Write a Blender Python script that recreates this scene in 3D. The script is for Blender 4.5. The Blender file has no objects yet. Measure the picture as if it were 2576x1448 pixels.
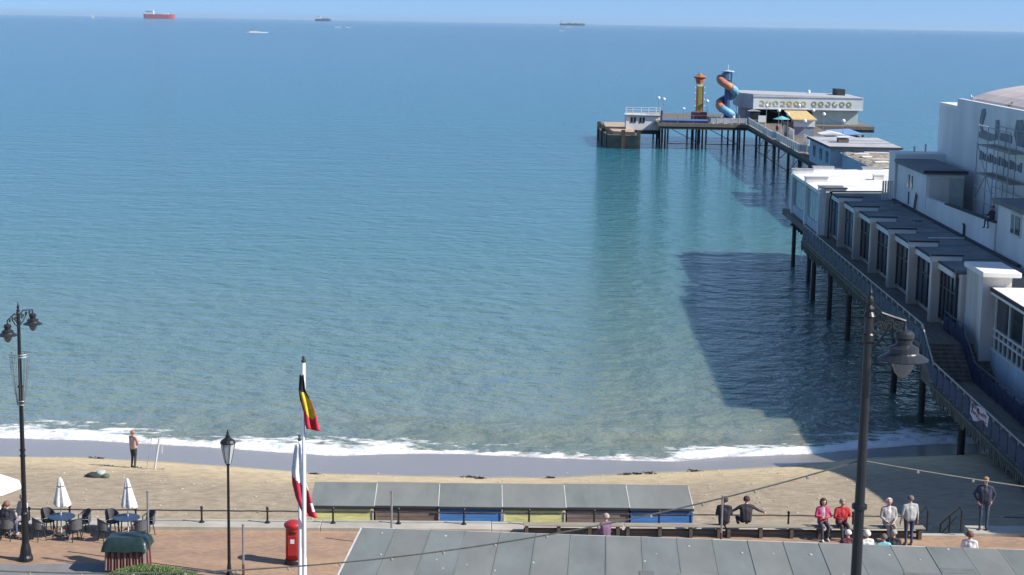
import bpy, bmesh, math, random
from mathutils import Vector, Matrix, noise as mnoise
random.seed(7)
R = math.radians
S = bpy.context.scene
COL = S.collection

# ------------------------------------------------------------------ camera, sky, sun
HC = 22.5
FPX, WPX = 4152.0, 2576.0
roll, pitch = R(0.955), math.atan(667 / 4152.0)
fw = Vector((0, math.cos(pitch), -math.sin(pitch)))
r0 = Vector((1, 0, 0)); u0 = r0.cross(fw)
rt = r0 * math.cos(roll) + u0 * math.sin(roll)
up = -r0 * math.sin(roll) + u0 * math.cos(roll)
cam = bpy.data.cameras.new('camera'); camo = bpy.data.objects.new('camera', cam); COL.objects.link(camo)
m = Matrix((rt, up, -fw)).transposed().to_4x4(); m.translation = (0, 0, HC); camo.matrix_world = m
cam.sensor_width = 36; cam.lens = 36 * FPX / WPX; cam.clip_start = 0.5; cam.clip_end = 200000
S.camera = camo

SUN = Vector((1.2, -0.4, 1.0)).normalized()
sun_el = math.asin(SUN.z); sun_az = math.atan2(SUN.x, SUN.y)
w = bpy.data.worlds.new('World'); S.world = w; w.use_nodes = True
nt = w.node_tree; bg = nt.nodes['Background']
sky = nt.nodes.new('ShaderNodeTexSky'); sky.sky_type = 'NISHITA'; sky.sun_disc = False
sky.sun_elevation = sun_el; sky.sun_rotation = sun_az; sky.altitude = 20
sky.air_density = 1.0; sky.dust_density = 0.2; sky.ozone_density = 3.0
tc = nt.nodes.new('ShaderNodeTexCoord'); sx = nt.nodes.new('ShaderNodeVectorMath'); sx.operation = 'MULTIPLY_ADD'
sx.inputs[1].default_value = (1, 1, .85); sx.inputs[2].default_value = (0, 0, .17)   # lifts the pale horizon band: the air is clear down to the sea
nt.links.new(tc.outputs['Generated'], sx.inputs[0]); nt.links.new(sx.outputs[0], sky.inputs[0])
tint = nt.nodes.new('ShaderNodeVectorMath'); tint.operation = 'MULTIPLY'; tint.inputs[1].default_value = (.93, 1.0, 1.09)
nt.links.new(sky.outputs[0], tint.inputs[0]); nt.links.new(tint.outputs[0], bg.inputs[0]); bg.inputs[1].default_value = 0.108
sl = bpy.data.lights.new('sun', 'SUN'); sl.energy = 4.9; sl.angle = R(0.53); sl.color = (1.0, 0.955, 0.88)
so = bpy.data.objects.new('sun', sl); COL.objects.link(so); so.rotation_euler = SUN.to_track_quat('Z', 'Y').to_euler()
so.location = (60, -20, 60)
S.view_settings.view_transform = 'Standard'; S.view_settings.look = 'None'
S.view_settings.exposure = 0.5; S.view_settings.gamma = 1.0; S.view_settings.use_curve_mapping = False
S.render.engine = 'CYCLES'; S.cycles.use_denoising = True; S.cycles.denoiser = 'OPENIMAGEDENOISE'; S.cycles.denoising_prefilter = 'ACCURATE'
S.cycles.max_bounces = 6

# ------------------------------------------------------------------ helpers: materials
def lk(nt, a, b): nt.links.new(a, b)
def nd(nt, t, **k):
    n = nt.nodes.new(t)
    for a, b in k.items(): setattr(n, a, b)
    return n
MATS = {}
def M(name, col, rough=.6, var=.12, scale=2.0, stretch=(1, 1, 1), bump=0.0, bscale=30.0, metal=0.0, spec=.5, col2=None, trans=0.0, alpha=None, fine=0.0):
    if name in MATS: return MATS[name]
    mt = bpy.data.materials.new(name); mt.use_nodes = True; nt = mt.node_tree
    p = nt.nodes['Principled BSDF']
    p.inputs['Roughness'].default_value = rough; p.inputs['Metallic'].default_value = metal
    p.inputs['Specular IOR Level'].default_value = spec
    if trans: p.inputs['Transmission Weight'].default_value = trans
    g = nd(nt, 'ShaderNodeNewGeometry')
    mp = nd(nt, 'ShaderNodeMapping'); mp.inputs['Scale'].default_value = stretch
    lk(nt, g.outputs['Position'], mp.inputs['Vector'])
    n1 = nd(nt, 'ShaderNodeTexNoise'); n1.inputs['Scale'].default_value = scale; n1.inputs['Detail'].default_value = 6
    n1.inputs['Roughness'].default_value = .62
    lk(nt, mp.outputs[0], n1.inputs['Vector'])
    cr = nd(nt, 'ShaderNodeValToRGB')
    c2 = col2 or tuple(c * (1 - 2 * var) for c in col)
    c1 = tuple(min(1, c * (1 + var * .8)) for c in col)
    cr.color_ramp.elements[0].position = .28; cr.color_ramp.elements[0].color = (*c2, 1)
    cr.color_ramp.elements[1].position = .68; cr.color_ramp.elements[1].color = (*c1, 1)
    lk(nt, n1.outputs['Fac'], cr.inputs[0]); out = cr.outputs[0]
    if fine:
        n3 = nd(nt, 'ShaderNodeTexNoise'); n3.inputs['Scale'].default_value = bscale; n3.inputs['Detail'].default_value = 3
        lk(nt, g.outputs['Position'], n3.inputs['Vector'])
        mr = nd(nt, 'ShaderNodeMapRange'); mr.inputs['To Min'].default_value = 1 - fine; mr.inputs['To Max'].default_value = 1 + fine
        lk(nt, n3.outputs['Fac'], mr.inputs[0])
        mx = nd(nt, 'ShaderNodeVectorMath', operation='SCALE'); lk(nt, out, mx.inputs[0]); lk(nt, mr.outputs[0], mx.inputs['Scale']); out = mx.outputs[0]
    lk(nt, out, p.inputs['Base Color'])
    if bump:
        n2 = nd(nt, 'ShaderNodeTexNoise'); n2.inputs['Scale'].default_value = bscale; n2.inputs['Detail'].default_value = 4
        lk(nt, g.outputs['Position'], n2.inputs['Vector'])
        b = nd(nt, 'ShaderNodeBump'); b.inputs['Strength'].default_value = bump; b.inputs['Distance'].default_value = .02
        lk(nt, n2.outputs['Fac'], b.inputs['Height']); lk(nt, b.outputs[0], p.inputs['Normal'])
    MATS[name] = mt
    return mt

# ------------------------------------------------------------------ helpers: geometry
def NB(): return bmesh.new()
def box(bm, x0, x1, y0, y1, z0, z1):
    v = [bm.verts.new(p) for p in ((x0,y0,z0),(x1,y0,z0),(x1,y1,z0),(x0,y1,z0),(x0,y0,z1),(x1,y0,z1),(x1,y1,z1),(x0,y1,z1))]
    for f in ((0,3,2,1),(4,5,6,7),(0,1,5,4),(1,2,6,5),(2,3,7,6),(3,0,4,7)): bm.faces.new([v[i] for i in f])
    return bm
def prism(bm, poly, z0, z1):
    """polygon in xy (ccw) extruded z0..z1; z1 may be a function of (x,y)"""
    f1 = z1 if callable(z1) else (lambda x, y: z1); f0 = z0 if callable(z0) else (lambda x, y: z0)
    a = [bm.verts.new((x, y, f0(x, y))) for x, y in poly]; b = [bm.verts.new((x, y, f1(x, y))) for x, y in poly]
    n = len(poly); bm.faces.new(list(reversed(a))); bm.faces.new(b)
    for i in range(n): bm.faces.new([a[i], a[(i+1) % n], b[(i+1) % n], b[i]])
    return bm
def ring_frame(d):
    d = Vector(d).normalized(); h = Vector((0, 0, 1)) if abs(d.z) < .9 else Vector((1, 0, 0))
    a = d.cross(h).normalized(); return a, d.cross(a)
def tube(bm, pts, r, n=6, cap=True):
    pts = [Vector(p) for p in pts]; rs = r if isinstance(r, (list, tuple)) else [r] * len(pts)
    rings = []; a = None
    for i, p in enumerate(pts):
        d = (pts[min(i+1, len(pts)-1)] - pts[max(i-1, 0)])
        if d.length < 1e-9: d = Vector((0, 0, 1))
        d.normalize()
        if a is None: a, b = ring_frame(d)
        else:
            a = (a - d * a.dot(d)); a = a.normalized() if a.length > 1e-6 else ring_frame(d)[0]; b = d.cross(a)
        rings.append([bm.verts.new(p + (a * math.cos(2*math.pi*k/n) + b * math.sin(2*math.pi*k/n)) * rs[i]) for k in range(n)])
    for i in range(len(rings)-1):
        for k in range(n): bm.faces.new([rings[i][k], rings[i][(k+1) % n], rings[i+1][(k+1) % n], rings[i+1][k]])
    if cap:
        bm.faces.new(list(reversed(rings[0]))); bm.faces.new(rings[-1])
    return bm
def lathe(bm, prof, n=12, c=(0, 0, 0)):
    """prof: list of (radius, z), bottom to top"""
    rings = []
    for r, z in prof:
        rings.append([bm.verts.new((c[0] + max(r, 1e-4) * math.cos(2*math.pi*k/n), c[1] + max(r, 1e-4) * math.sin(2*math.pi*k/n), c[2] + z)) for k in range(n)])
    for i in range(len(rings)-1):
        for k in range(n): bm.faces.new([rings[i][k], rings[i][(k+1) % n], rings[i+1][(k+1) % n], rings[i+1][k]])
    bm.faces.new(list(reversed(rings[0]))); bm.faces.new(rings[-1])
    return bm
def ball(bm, c, r, sub=1, sc=(1, 1, 1)):
    bmesh.ops.create_icosphere(bm, subdivisions=sub, radius=1, matrix=Matrix.Translation(c) @ Matrix.Diagonal((r*sc[0], r*sc[1], r*sc[2], 1)))
    return bm
def bar(bm, p, q, wd, ht):
    """rectangular bar from p to q, width wd (horizontal), height ht"""
    p, q = Vector(p), Vector(q); d = (q - p).normalized()
    s = d.cross(Vector((0, 0, 1))); s = s.normalized() if s.length > 1e-5 else Vector((1, 0, 0))
    t = s.cross(d); vs = []
    for e in (p, q):
        for a, b in ((-1, -1), (1, -1), (1, 1), (-1, 1)): vs.append(bm.verts.new(e + s * a * wd / 2 + t * b * ht / 2))
    for f in ((0,1,2,3),(7,6,5,4),(0,4,5,1),(1,5,6,2),(2,6,7,3),(3,7,4,0)): bm.faces.new([vs[i] for i in f])
    return bm
def finish(bm, name, smooth=False, bevel=0.0):
    if bevel: bmesh.ops.bevel(bm, geom=list(bm.edges), offset=bevel, segments=1, affect='EDGES')
    bmesh.ops.recalc_face_normals(bm, faces=bm.faces)
    me = bpy.data.meshes.new(name); bm.to_mesh(me); bm.free()
    if smooth: me.polygons.foreach_set('use_smooth', [True] * len(me.polygons))
    return me
def props(o, label=None, cat=None, group=None, kind=None):
    for k, v in (('label', label), ('category', cat), ('group', group), ('kind', kind)):
        if v: o[k] = v
    return o
def ob(name, me, mat=None, parent=None, loc=(0, 0, 0), rot=0.0, smooth=False, bevel=0.0):
    if isinstance(me, bmesh.types.BMesh): me = finish(me, name, smooth, bevel)
    if mat is not None and not me.materials: me.materials.append(mat)
    o = bpy.data.objects.new(name, me); COL.objects.link(o)
    if parent is not None: o.parent = parent
    o.location = loc
    if rot: o.rotation_euler = (0, 0, rot)
    return o
def thing(name, label, cat, loc=(0, 0, 0), rot=0.0, group=None):
    o = bpy.data.objects.new(name, None); COL.objects.link(o); o.location = loc; o.rotation_euler = (0, 0, rot)
    o.empty_display_size = .2
    return props(o, label, cat, group)
def dup(root, loc, rot=None, label=None):
    def cp(o, par):
        c = o.copy(); COL.objects.link(c); c.parent = par
        for ch in o.children: cp(ch, c)
        return c
    c = cp(root, None); c.location = loc
    if rot is not None: c.rotation_euler = (0, 0, rot)
    if label: c['label'] = label
    return c
# pier frame: u across, v along; heading 1.6 degrees right of the view axis
PA = 0.028
def P(u, v, z=0.0): return Vector((u*math.cos(PA) + v*math.sin(PA), -u*math.sin(PA) + v*math.cos(PA), z))
class Pier:
    """a thing whose meshes are written in pier coordinates"""
    def __init__(s, name, label, cat, o, group=None):
        s.o = Vector(o); s.root = thing(name, label, cat, P(*o), -PA, group)
    def part(s, name, bm, mat, parent=None, smooth=False, bevel=0.0):
        bmesh.ops.translate(bm, verts=bm.verts, vec=-s.o)
        return ob(name, bm, mat, parent or s.root, smooth=smooth, bevel=bevel)
    def piece(s, name, me, p, mat=None, parent=None, rot=0.0):
        return ob(name, me, mat, parent or s.root, loc=Vector(p) - s.o, rot=rot)
def solo(name, bm, mat, label, cat, loc=(0, 0, 0), rot=0.0, group=None, smooth=False, bevel=0.0):
    return props(ob(name, bm, mat, None, loc, rot, smooth, bevel), label, cat, group)
def fbm(x, y, o=3, s=1.0):
    v = 0; a = 1; t = 0
    for i in range(o):
        v += a * mnoise.noise(Vector((x*s, y*s, 3.7+i))); t += a; a *= .5; s *= 2.1
    return v / t

# ------------------------------------------------------------------ materials
white = M('white_paint', (.72, .72, .71), .55, .10, .55, (.45, .45, .16), .1, 12, fine=.05, col2=(.57, .57, .55))
white_old = M('weathered_white_paint', (.62, .60, .57), .65, .16, .8, (1, 1, .2), .15, 10, col2=(.40, .38, .34))
cream = M('cream_render', (.60, .55, .50), .7, .12, .8, (1, 1, .3), .15, 10)
bluewall = M('pale_blue_render', (.42, .50, .58), .7, .10, .7, (1, 1, .3), .1, 10)
felt = M('roofing_felt', (.205, .213, .202), .95, .10, .7, (1, .35, 1), bump=.5, bscale=60, fine=.14, spec=.12)
felt_b = M('green_grey_felt', (.188, .207, .197), .95, .12, .9, (1, .35, 1), bump=.5, bscale=60, fine=.14, spec=.12)
felt_d = M('dark_felt', (.21, .225, .225), .95, .18, .6, bump=.3, bscale=40, fine=.12, spec=.15)
felt_edge = M('dark_drip_edge', (.035, .038, .045), .7, .1)
paleroof = M('pale_roof_coating', (.80, .77, .72), .6, .10, .4, bump=.1, fine=.03)
pinkroof = M('pink_grey_roof_sheet', (.58, .50, .46), .7, .10, .5, bump=.1)
greyroof = M('light_grey_roof_felt', (.42, .42, .43), .8, .12, .5, bump=.2, fine=.06)
gravel = M('gravel_ballast', (.33, .28, .21), .95, .3, 2.2, bump=.8, bscale=9, fine=.3)
glass_d = M('dark_window_glass', (.022, .03, .036), .12, .2, .8, spec=.6)
glass_b = M('blue_tinted_glass', (.10, .19, .24), .15, .2, .9, (1, 1, .4), spec=.6)
glass_n = M('navy_window_glass', (.03, .045, .075), .18, .35, 1.6, (1, 1, .5), spec=.6)
frost = M('frosted_window_strip', (.17, .18, .21), .4, .35, 3.0, (1, 1, .15))
black = M('black_iron_paint', (.014, .015, .018), .38, .2, 4, spec=.5)
grey_iron = M('dark_grey_iron', (.055, .06, .065), .5, .2, 3)
rust = M('rusty_pile_iron', (.045, .038, .034), .75, .3, 1.2, (1, 1, .5), .4, 8, col2=(.02, .025, .022))
timber = M('weathered_deck_timber', (.17, .145, .115), .8, .22, 1.4, (3, .3, 1), .3, 14)
slatm = M('algae_stained_slat', (.14, .135, .105), .85, .3, 1.6, (1, 1, .6), .2, 14, col2=(.05, .06, .04))
bluep = M('blue_paint', (.022, .033, .095), .55, .3, 1.5)
bluemesh = M('blue_grey_mesh_panel', (.085, .105, .135), .7, .25, 2)
bluedeck = M('blue_deck_cover', (.07, .16, .40), .6, .15, 1)
railw = M('pale_rail_paint', (.45, .45, .40), .55, .2, 2.0, col2=(.25, .25, .20))
galv = M('galvanised_steel', (.36, .38, .40), .42, .12, 4, metal=.6)
bench_w = M('bench_timber', (.30, .26, .20), .75, .22, 3, (.3, 3, 3), .2, 20)
conc = M('concrete', (.42, .385, .32), .9, .14, .7, bump=.3, bscale=18, fine=.08)
conc_d = M('seaweed_stained_concrete', (.20, .165, .125), .9, .25, .6, bump=.4, bscale=6)
skin = M('skin', (.52, .30, .22), .55, .08, 8)
glob = M('opal_globe', (.85, .85, .83), .25, .02)
redp = M('pillar_box_red', (.40, .025, .03), .35, .10, 3)
cloth_cache = {}
def cloth(c, n=None):
    k = tuple(round(x, 3) for x in c)
    if k not in cloth_cache: cloth_cache[k] = M('cloth_%d' % len(cloth_cache), c, .85, .14, 6, bump=.25, bscale=25)
    return cloth_cache[k]

# ------------------------------------------------------------------ the setting: sea, beach, promenade
SHORE = [(-60,89.5),(-40,87.6),(-27.4,86.2),(-23,86.0),(-18.7,85.4),(-14.3,84.6),(-10.9,84.0),(-9.3,83.6),(-5.9,84.3),(-2.75,84.5),(2.5,83.9),(6.6,83.7),(8.5,83.6),(10.9,84.6),(16.3,85.7),(19.9,87.2),(23.4,88.2),(40,90),(120,95)]
WET = [(-60,82.6),(-25.5,80.3),(-21.6,80.4),(-17.4,79.8),(-13.4,79.1),(-9.3,78.2),(-5.4,78.0),(-1.5,77.9),(2.3,78.1),(6.3,79.1),(10.3,80.0),(14.4,81.0),(17.8,82.6),(24,84),(40,85.5),(120,90)]
def lerp(tab, x):
    if x <= tab[0][0]: return tab[0][1]
    for (a, b), (c, d) in zip(tab, tab[1:]):
        if x <= c:
            t = (x - a) / (c - a); return b + (d - b) * t
    return tab[-1][1]
def shore(x): return lerp(SHORE, x) + .16 * fbm(x, 0, 3, .55)
def EDGE(x): return 57.78 + .028 * x                      # seaward line of the promenade paving
def beach_z(x, y):
    ys, yw = shore(x), lerp(WET, x)
    if y > ys: return -(y - ys) * .10
    if y > yw: return (ys - y) / (ys - yw) * .55
    t = (yw - y)
    return .55 + 2.35 * (1 - math.exp(-t / 9.0)) / (1 - math.exp(-2.0)) * min(1, 1) if t < 18 else 2.9

# beach: one sheet, with stored wetness
xs = [-75 + i * .5 for i in range(0, 330)]
ysr = [56.5 + i * .35 for i in range(0, 115)]
bm = NB(); lay = bm.verts.layers.float.new('wet'); rows = []
for y in ysr:
    r = []
    for x in xs:
        z = beach_z(x, y)
        yw = lerp(WET, x)
        if y < yw - .5:
            z += .05 * fbm(x, y, 3, .45) + .05 * fbm(x, y, 2, 1.6) * min(1, (yw - y) / 6)
        v = bm.verts.new((x, y, z)); v[lay] = y - yw + .55 * fbm(x, y, 3, .5); r.append(v)
    rows.append(r)
for a, b in zip(rows, rows[1:]):
    for i in range(len(xs) - 1): bm.faces.new([a[i], a[i+1], b[i+1], b[i]])
mt = bpy.data.materials.new('beach_sand'); mt.use_nodes = True; nt = mt.node_tree; p = nt.nodes['Principled BSDF']
g = nd(nt, 'ShaderNodeNewGeometry'); at = nd(nt, 'ShaderNodeAttribute', attribute_name='wet')
wetf = nd(nt, 'ShaderNodeMapRange'); wetf.inputs['From Min'].default_value = -.5; wetf.inputs['From Max'].default_value = .5; lk(nt, at.outputs['Fac'], wetf.inputs[0])
mp = nd(nt, 'ShaderNodeMapping'); mp.inputs['Scale'].default_value = (.5, 1, 1); lk(nt, g.outputs['Position'], mp.inputs['Vector'])
n1 = nd(nt, 'ShaderNodeTexNoise'); n1.inputs['Scale'].default_value = .45; n1.inputs['Detail'].default_value = 7; n1.inputs['Roughness'].default_value = .6; lk(nt, mp.outputs[0], n1.inputs['Vector'])
n2 = nd(nt, 'ShaderNodeTexNoise'); n2.inputs['Scale'].default_value = 3.0; n2.inputs['Detail'].default_value = 5; n2.inputs['Roughness'].default_value = .7; lk(nt, mp.outputs[0], n2.inputs['Vector'])
# sand gets cleaner and yellower towards the tide line, greyer and trodden by the wall
zone = nd(nt, 'ShaderNodeMapRange'); zone.inputs['From Min'].default_value = -9.5; zone.inputs['From Max'].default_value = -3.5
ad = nd(nt, 'ShaderNodeMath', operation='MULTIPLY_ADD'); ad.inputs[1].default_value = 7.0; lk(nt, n1.outputs['Fac'], ad.inputs[0])
sb = nd(nt, 'ShaderNodeMath', operation='SUBTRACT'); sb.inputs[1].default_value = 3.5
lk(nt, at.outputs['Fac'], ad.inputs[2]); lk(nt, ad.outputs[0], sb.inputs[0]); lk(nt, sb.outputs[0], zone.inputs[0])
cA = nd(nt, 'ShaderNodeMix', data_type='RGBA'); cA.inputs[6].default_value = (.36, .29, .205, 1); cA.inputs[7].default_value = (.60, .475, .295, 1); lk(nt, zone.outputs[0], cA.inputs[0])
vv = nd(nt, 'ShaderNodeMapRange'); vv.inputs['From Min'].default_value = .3; vv.inputs['From Max'].default_value = .7; vv.inputs['To Min'].default_value = .72; vv.inputs['To Max'].default_value = 1.16; lk(nt, n2.outputs['Fac'], vv.inputs[0])
cs = nd(nt, 'ShaderNodeVectorMath', operation='SCALE'); lk(nt, cA.outputs[2], cs.inputs[0]); lk(nt, vv.outputs[0], cs.inputs['Scale'])
cB = nd(nt, 'ShaderNodeMix', data_type='RGBA'); cB.inputs[7].default_value = (.27, .24, .21, 1); lk(nt, wetf.outputs[0], cB.inputs[0]); lk(nt, cs.outputs[0], cB.inputs[6])
lk(nt, cB.outputs[2], p.inputs['Base Color'])
rg = nd(nt, 'ShaderNodeMapRange'); rg.inputs['To Min'].default_value = .95; rg.inputs['To Max'].default_value = .26; lk(nt, wetf.outputs[0], rg.inputs[0]); lk(nt, rg.outputs[0], p.inputs['Roughness'])
sp = nd(nt, 'ShaderNodeMapRange'); sp.inputs['To Min'].default_value = .2; sp.inputs['To Max'].default_value = .55; lk(nt, wetf.outputs[0], sp.inputs[0]); lk(nt, sp.outputs[0], p.inputs['Specular IOR Level'])
n3 = nd(nt, 'ShaderNodeTexVoronoi'); n3.inputs['Scale'].default_value = 1.7; n3.inputs['Randomness'].default_value = 1.0; lk(nt, g.outputs['Position'], n3.inputs['Vector'])
mnod3 = nd(nt, 'ShaderNodeMath', operation='MULTIPLY'); mnod3.inputs[1].default_value = .35; lk(nt, n3.outputs['Distance'], mnod3.inputs[0])
hs = nd(nt, 'ShaderNodeMath', operation='ADD'); lk(nt, n2.outputs['Fac'], hs.inputs[0]); lk(nt, mnod3.outputs[0], hs.inputs[1])
bs = nd(nt, 'ShaderNodeMapRange'); bs.inputs['To Min'].default_value = .55; bs.inputs['To Max'].default_value = .03; lk(nt, wetf.outputs[0], bs.inputs[0])
b = nd(nt, 'ShaderNodeBump'); b.inputs['Distance'].default_value = .14; lk(nt, hs.outputs[0], b.inputs['Height']); lk(nt, bs.outputs[0], b.inputs['Strength']); lk(nt, b.outputs[0], p.inputs['Normal'])
props(ob('beach', bm, mt, smooth=True), kind='structure')

# sea: one sheet from the swash to the horizon, rows thinning out with distance
dist = []; d = -3.0
while d < 60000:
    dist.append(d); d += .22 if d < 8 else (.5 if d < 30 else (1.2 if d < 90 else max(2.0, d * .045)))
NX = 260; bm = NB(); lay = bm.verts.layers.float.new('shore'); rows = []
for d in dist:
    r = []
    for i in range(NX + 1):
        s = i / NX * 2 - 1
        half = 75 + max(0, d) * 1.1
        x = 12 + s * half
        ys = shore(x) if d < 40 else lerp(SHORE, x)
        if d > 200: ys = 85
        y = ys + d
        z = 0.0
        if -1 < d < 14:        # small breakers running in
            ph = d + .8 * fbm(x, 0, 2, .12)
            z += .10 * math.exp(-((ph - 1.5) / .55) ** 2) * (.7 + .6 * fbm(x, 5, 2, .2)) + .16 * math.exp(-((ph - 6.2) / 1.0) ** 2) * max(0, .5 + 1.2 * fbm(x, 9, 2, .06))
        v = bm.verts.new((x, y, z)); v[lay] = d; r.append(v)
    rows.append(r)
for a, b_ in zip(rows, rows[1:]):
    for i in range(NX): bm.faces.new([a[i], a[i+1], b_[i+1], b_[i]])
mt = bpy.data.materials.new('sea_water'); mt.use_nodes = True; nt = mt.node_tree; p = nt.nodes['Principled BSDF']
g = nd(nt, 'ShaderNodeNewGeometry'); at = nd(nt, 'ShaderNodeAttribute', attribute_name='shore')
def mnode(op, a, b=None, c=None):
    n = nd(nt, 'ShaderNodeMath', operation=op)
    for i, q in enumerate((a, b, c)):
        if q is None: continue
        if isinstance(q, (int, float)): n.inputs[i].default_value = q
        else: lk(nt, q, n.inputs[i])
    return n.outputs[0]
def noi(sx, sy, sc, det=4, ro=.55, off=0):
    m_ = nd(nt, 'ShaderNodeMapping'); m_.inputs['Scale'].default_value = (sx, sy, 1); m_.inputs['Location'].default_value = (off, off * .7, 0); m_.inputs['Rotation'].default_value = (0, 0, R(4))
    lk(nt, g.outputs['Position'], m_.inputs['Vector'])
    n = nd(nt, 'ShaderNodeTexNoise'); n.inputs['Scale'].default_value = sc; n.inputs['Detail'].default_value = det; n.inputs['Roughness'].default_value = ro
    lk(nt, m_.outputs[0], n.inputs['Vector']); return n.outputs['Fac']
big = noi(.25, 1, .11, 3)
dj = mnode('MULTIPLY_ADD', mnode('SUBTRACT', big, .5), 30.0, at.outputs['Fac'])
lg = mnode('DIVIDE', mnode('LOGARITHM', mnode('MAXIMUM', mnode('ADD', dj, 3.0), 1.0), 10.0), 4.0)
cr = nd(nt, 'ShaderNodeValToRGB'); lk(nt, lg, cr.inputs[0]); el = cr.color_ramp.elements
stops = [(.10, (.200, .220, .180)), (.25, (.172, .220, .182)), (.40, (.106, .195, .180)), (.50, (.050, .165, .180)), (.62, (.012, .128, .180)), (.80, (.003, .105, .178))]
el[0].position, el[0].color = stops[0][0], (*stops[0][1], 1); el[1].position, el[1].color = stops[-1][0], (*stops[-1][1], 1)
for q, c in stops[1:-1]: e = el.new(q); e.color = (*c, 1)
# streaks of stirred-up sand between the swells near the shore
stk = noi(.16, 1, .55, 4, .6, 11)
stw = nd(nt, 'ShaderNodeMapRange'); stw.inputs['From Min'].default_value = 55; stw.inputs['From Max'].default_value = 4; lk(nt, at.outputs['Fac'], stw.inputs[0])
stf = nd(nt, 'ShaderNodeMapRange'); stf.inputs['From Min'].default_value = .50; stf.inputs['From Max'].default_value = .70; stf.inputs['To Max'].default_value = .55; lk(nt, stk, stf.inputs[0])
cm = nd(nt, 'ShaderNodeMix', data_type='RGBA'); lk(nt, mnode('MULTIPLY', stf.outputs[0], stw.outputs[0]), cm.inputs[0]); lk(nt, cr.outputs[0], cm.inputs[6]); cm.inputs[7].default_value = (.175, .205, .135, 1)
# foam: a thick line at the swash, broken lace behind it
fn = noi(.55, 1, 1.5, 7, .68, 3); fl = noi(.16, .5, .35, 3, .5, 21)
core = nd(nt, 'ShaderNodeMapRange'); core.inputs['From Min'].default_value = 1.5; core.inputs['From Max'].default_value = .55; lk(nt, at.outputs['Fac'], core.inputs[0])
lace = nd(nt, 'ShaderNodeMapRange'); lace.inputs['From Min'].default_value = 7.5; lace.inputs['From Max'].default_value = 1.2; lk(nt, at.outputs['Fac'], lace.inputs[0])
lsel = nd(nt, 'ShaderNodeMapRange'); lsel.inputs['From Min'].default_value = .42; lsel.inputs['From Max'].default_value = .58; lk(nt, fl, lsel.inputs[0])
tot = mnode('ADD', mnode('MULTIPLY', core.outputs[0], .39), mnode('MULTIPLY', mnode('MULTIPLY', lace.outputs[0], lsel.outputs[0]), .42))
fm = nd(nt, 'ShaderNodeMapRange'); fm.inputs['From Min'].default_value = .74; fm.inputs['From Max'].default_value = .86; lk(nt, mnode('ADD', tot, fn), fm.inputs[0])
cf = nd(nt, 'ShaderNodeMix', data_type='RGBA'); cf.inputs[7].default_value = (.82, .82, .80, 1); lk(nt, fm.outputs[0], cf.inputs[0]); lk(nt, cm.outputs[2], cf.inputs[6]); lk(nt, cf.outputs[2], p.inputs['Base Color'])
rr = nd(nt, 'ShaderNodeMapRange'); rr.inputs['To Min'].default_value = .07; rr.inputs['To Max'].default_value = .9; lk(nt, fm.outputs[0], rr.inputs[0]); lk(nt, rr.outputs[0], p.inputs['Roughness'])
p.inputs['IOR'].default_value = 1.333; p.inputs['Specular IOR Level'].default_value = .44
p.subsurface_method = 'BURLEY'; p.inputs['Subsurface Weight'].default_value = .8; p.inputs['Subsurface Radius'].default_value = (.5, 1.0, 1.0); p.inputs['Subsurface Scale'].default_value = 1.7
h = mnode('ADD', mnode('MULTIPLY', noi(.34, 1, .20, 3, .5), .75), mnode('ADD', mnode('MULTIPLY', noi(.85, 1, .60, 4, .6, 5), 1.0), mnode('MULTIPLY', fm.outputs[0], .10)))
b = nd(nt, 'ShaderNodeBump'); b.inputs['Strength'].default_value = 1.0; b.inputs['Distance'].default_value = 1.0; lk(nt, h, b.inputs['Height']); lk(nt, b.outputs[0], p.inputs['Normal'])
props(ob('sea', bm, mt, smooth=True), kind='structure')

# promenade paving
mt = bpy.data.materials.new('block_paving'); mt.use_nodes = True; nt = mt.node_tree; p = nt.nodes['Principled BSDF']; p.inputs['Roughness'].default_value = .85
g = nd(nt, 'ShaderNodeNewGeometry')
bk = nd(nt, 'ShaderNodeTexBrick'); bk.inputs['Scale'].default_value = 1.0; bk.inputs['Brick Width'].default_value = .22; bk.inputs['Row Height'].default_value = .11; bk.inputs['Mortar Size'].default_value = .006
bk.inputs['Color1'].default_value = (.42, .245, .145, 1); bk.inputs['Color2'].default_value = (.25, .15, .105, 1); bk.inputs['Mortar'].default_value = (.19, .14, .10, 1); lk(nt, g.outputs['Position'], bk.inputs['Vector'])
n1 = nd(nt, 'ShaderNodeTexNoise'); n1.inputs['Scale'].default_value = .55; n1.inputs['Detail'].default_value = 6; n1.inputs['Roughness'].default_value = .62
mp = nd(nt, 'ShaderNodeMapping'); mp.inputs['Scale'].default_value = (.6, 1.5, 1); lk(nt, g.outputs['Position'], mp.inputs['Vector']); lk(nt, mp.outputs[0], n1.inputs['Vector'])
cr = nd(nt, 'ShaderNodeValToRGB'); cr.color_ramp.elements[0].position = .34; cr.color_ramp.elements[0].color = (.23, .17, .13, 1); cr.color_ramp.elements[1].position = .66; cr.color_ramp.elements[1].color = (.47, .32, .19, 1); lk(nt, n1.outputs['Fac'], cr.inputs[0])
mx = nd(nt, 'ShaderNodeMix', data_type='RGBA'); mx.inputs[0].default_value = .45; lk(nt, bk.outputs[0], mx.inputs[6]); lk(nt, cr.outputs[0], mx.inputs[7]); lk(nt, mx.outputs[2], p.inputs['Base Color'])
bm = NB(); prism(bm, [(-75, 38), (90, 38), (90, EDGE(90)), (-75, EDGE(-75))], 2.0, 4.2); props(ob('promenade_pavement', bm, mt), kind='structure')
tarm = M('tarmac', (.20, .195, .195), .9, .12, 1.2, bump=.3, bscale=40, fine=.12)
bm = NB()
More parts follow.
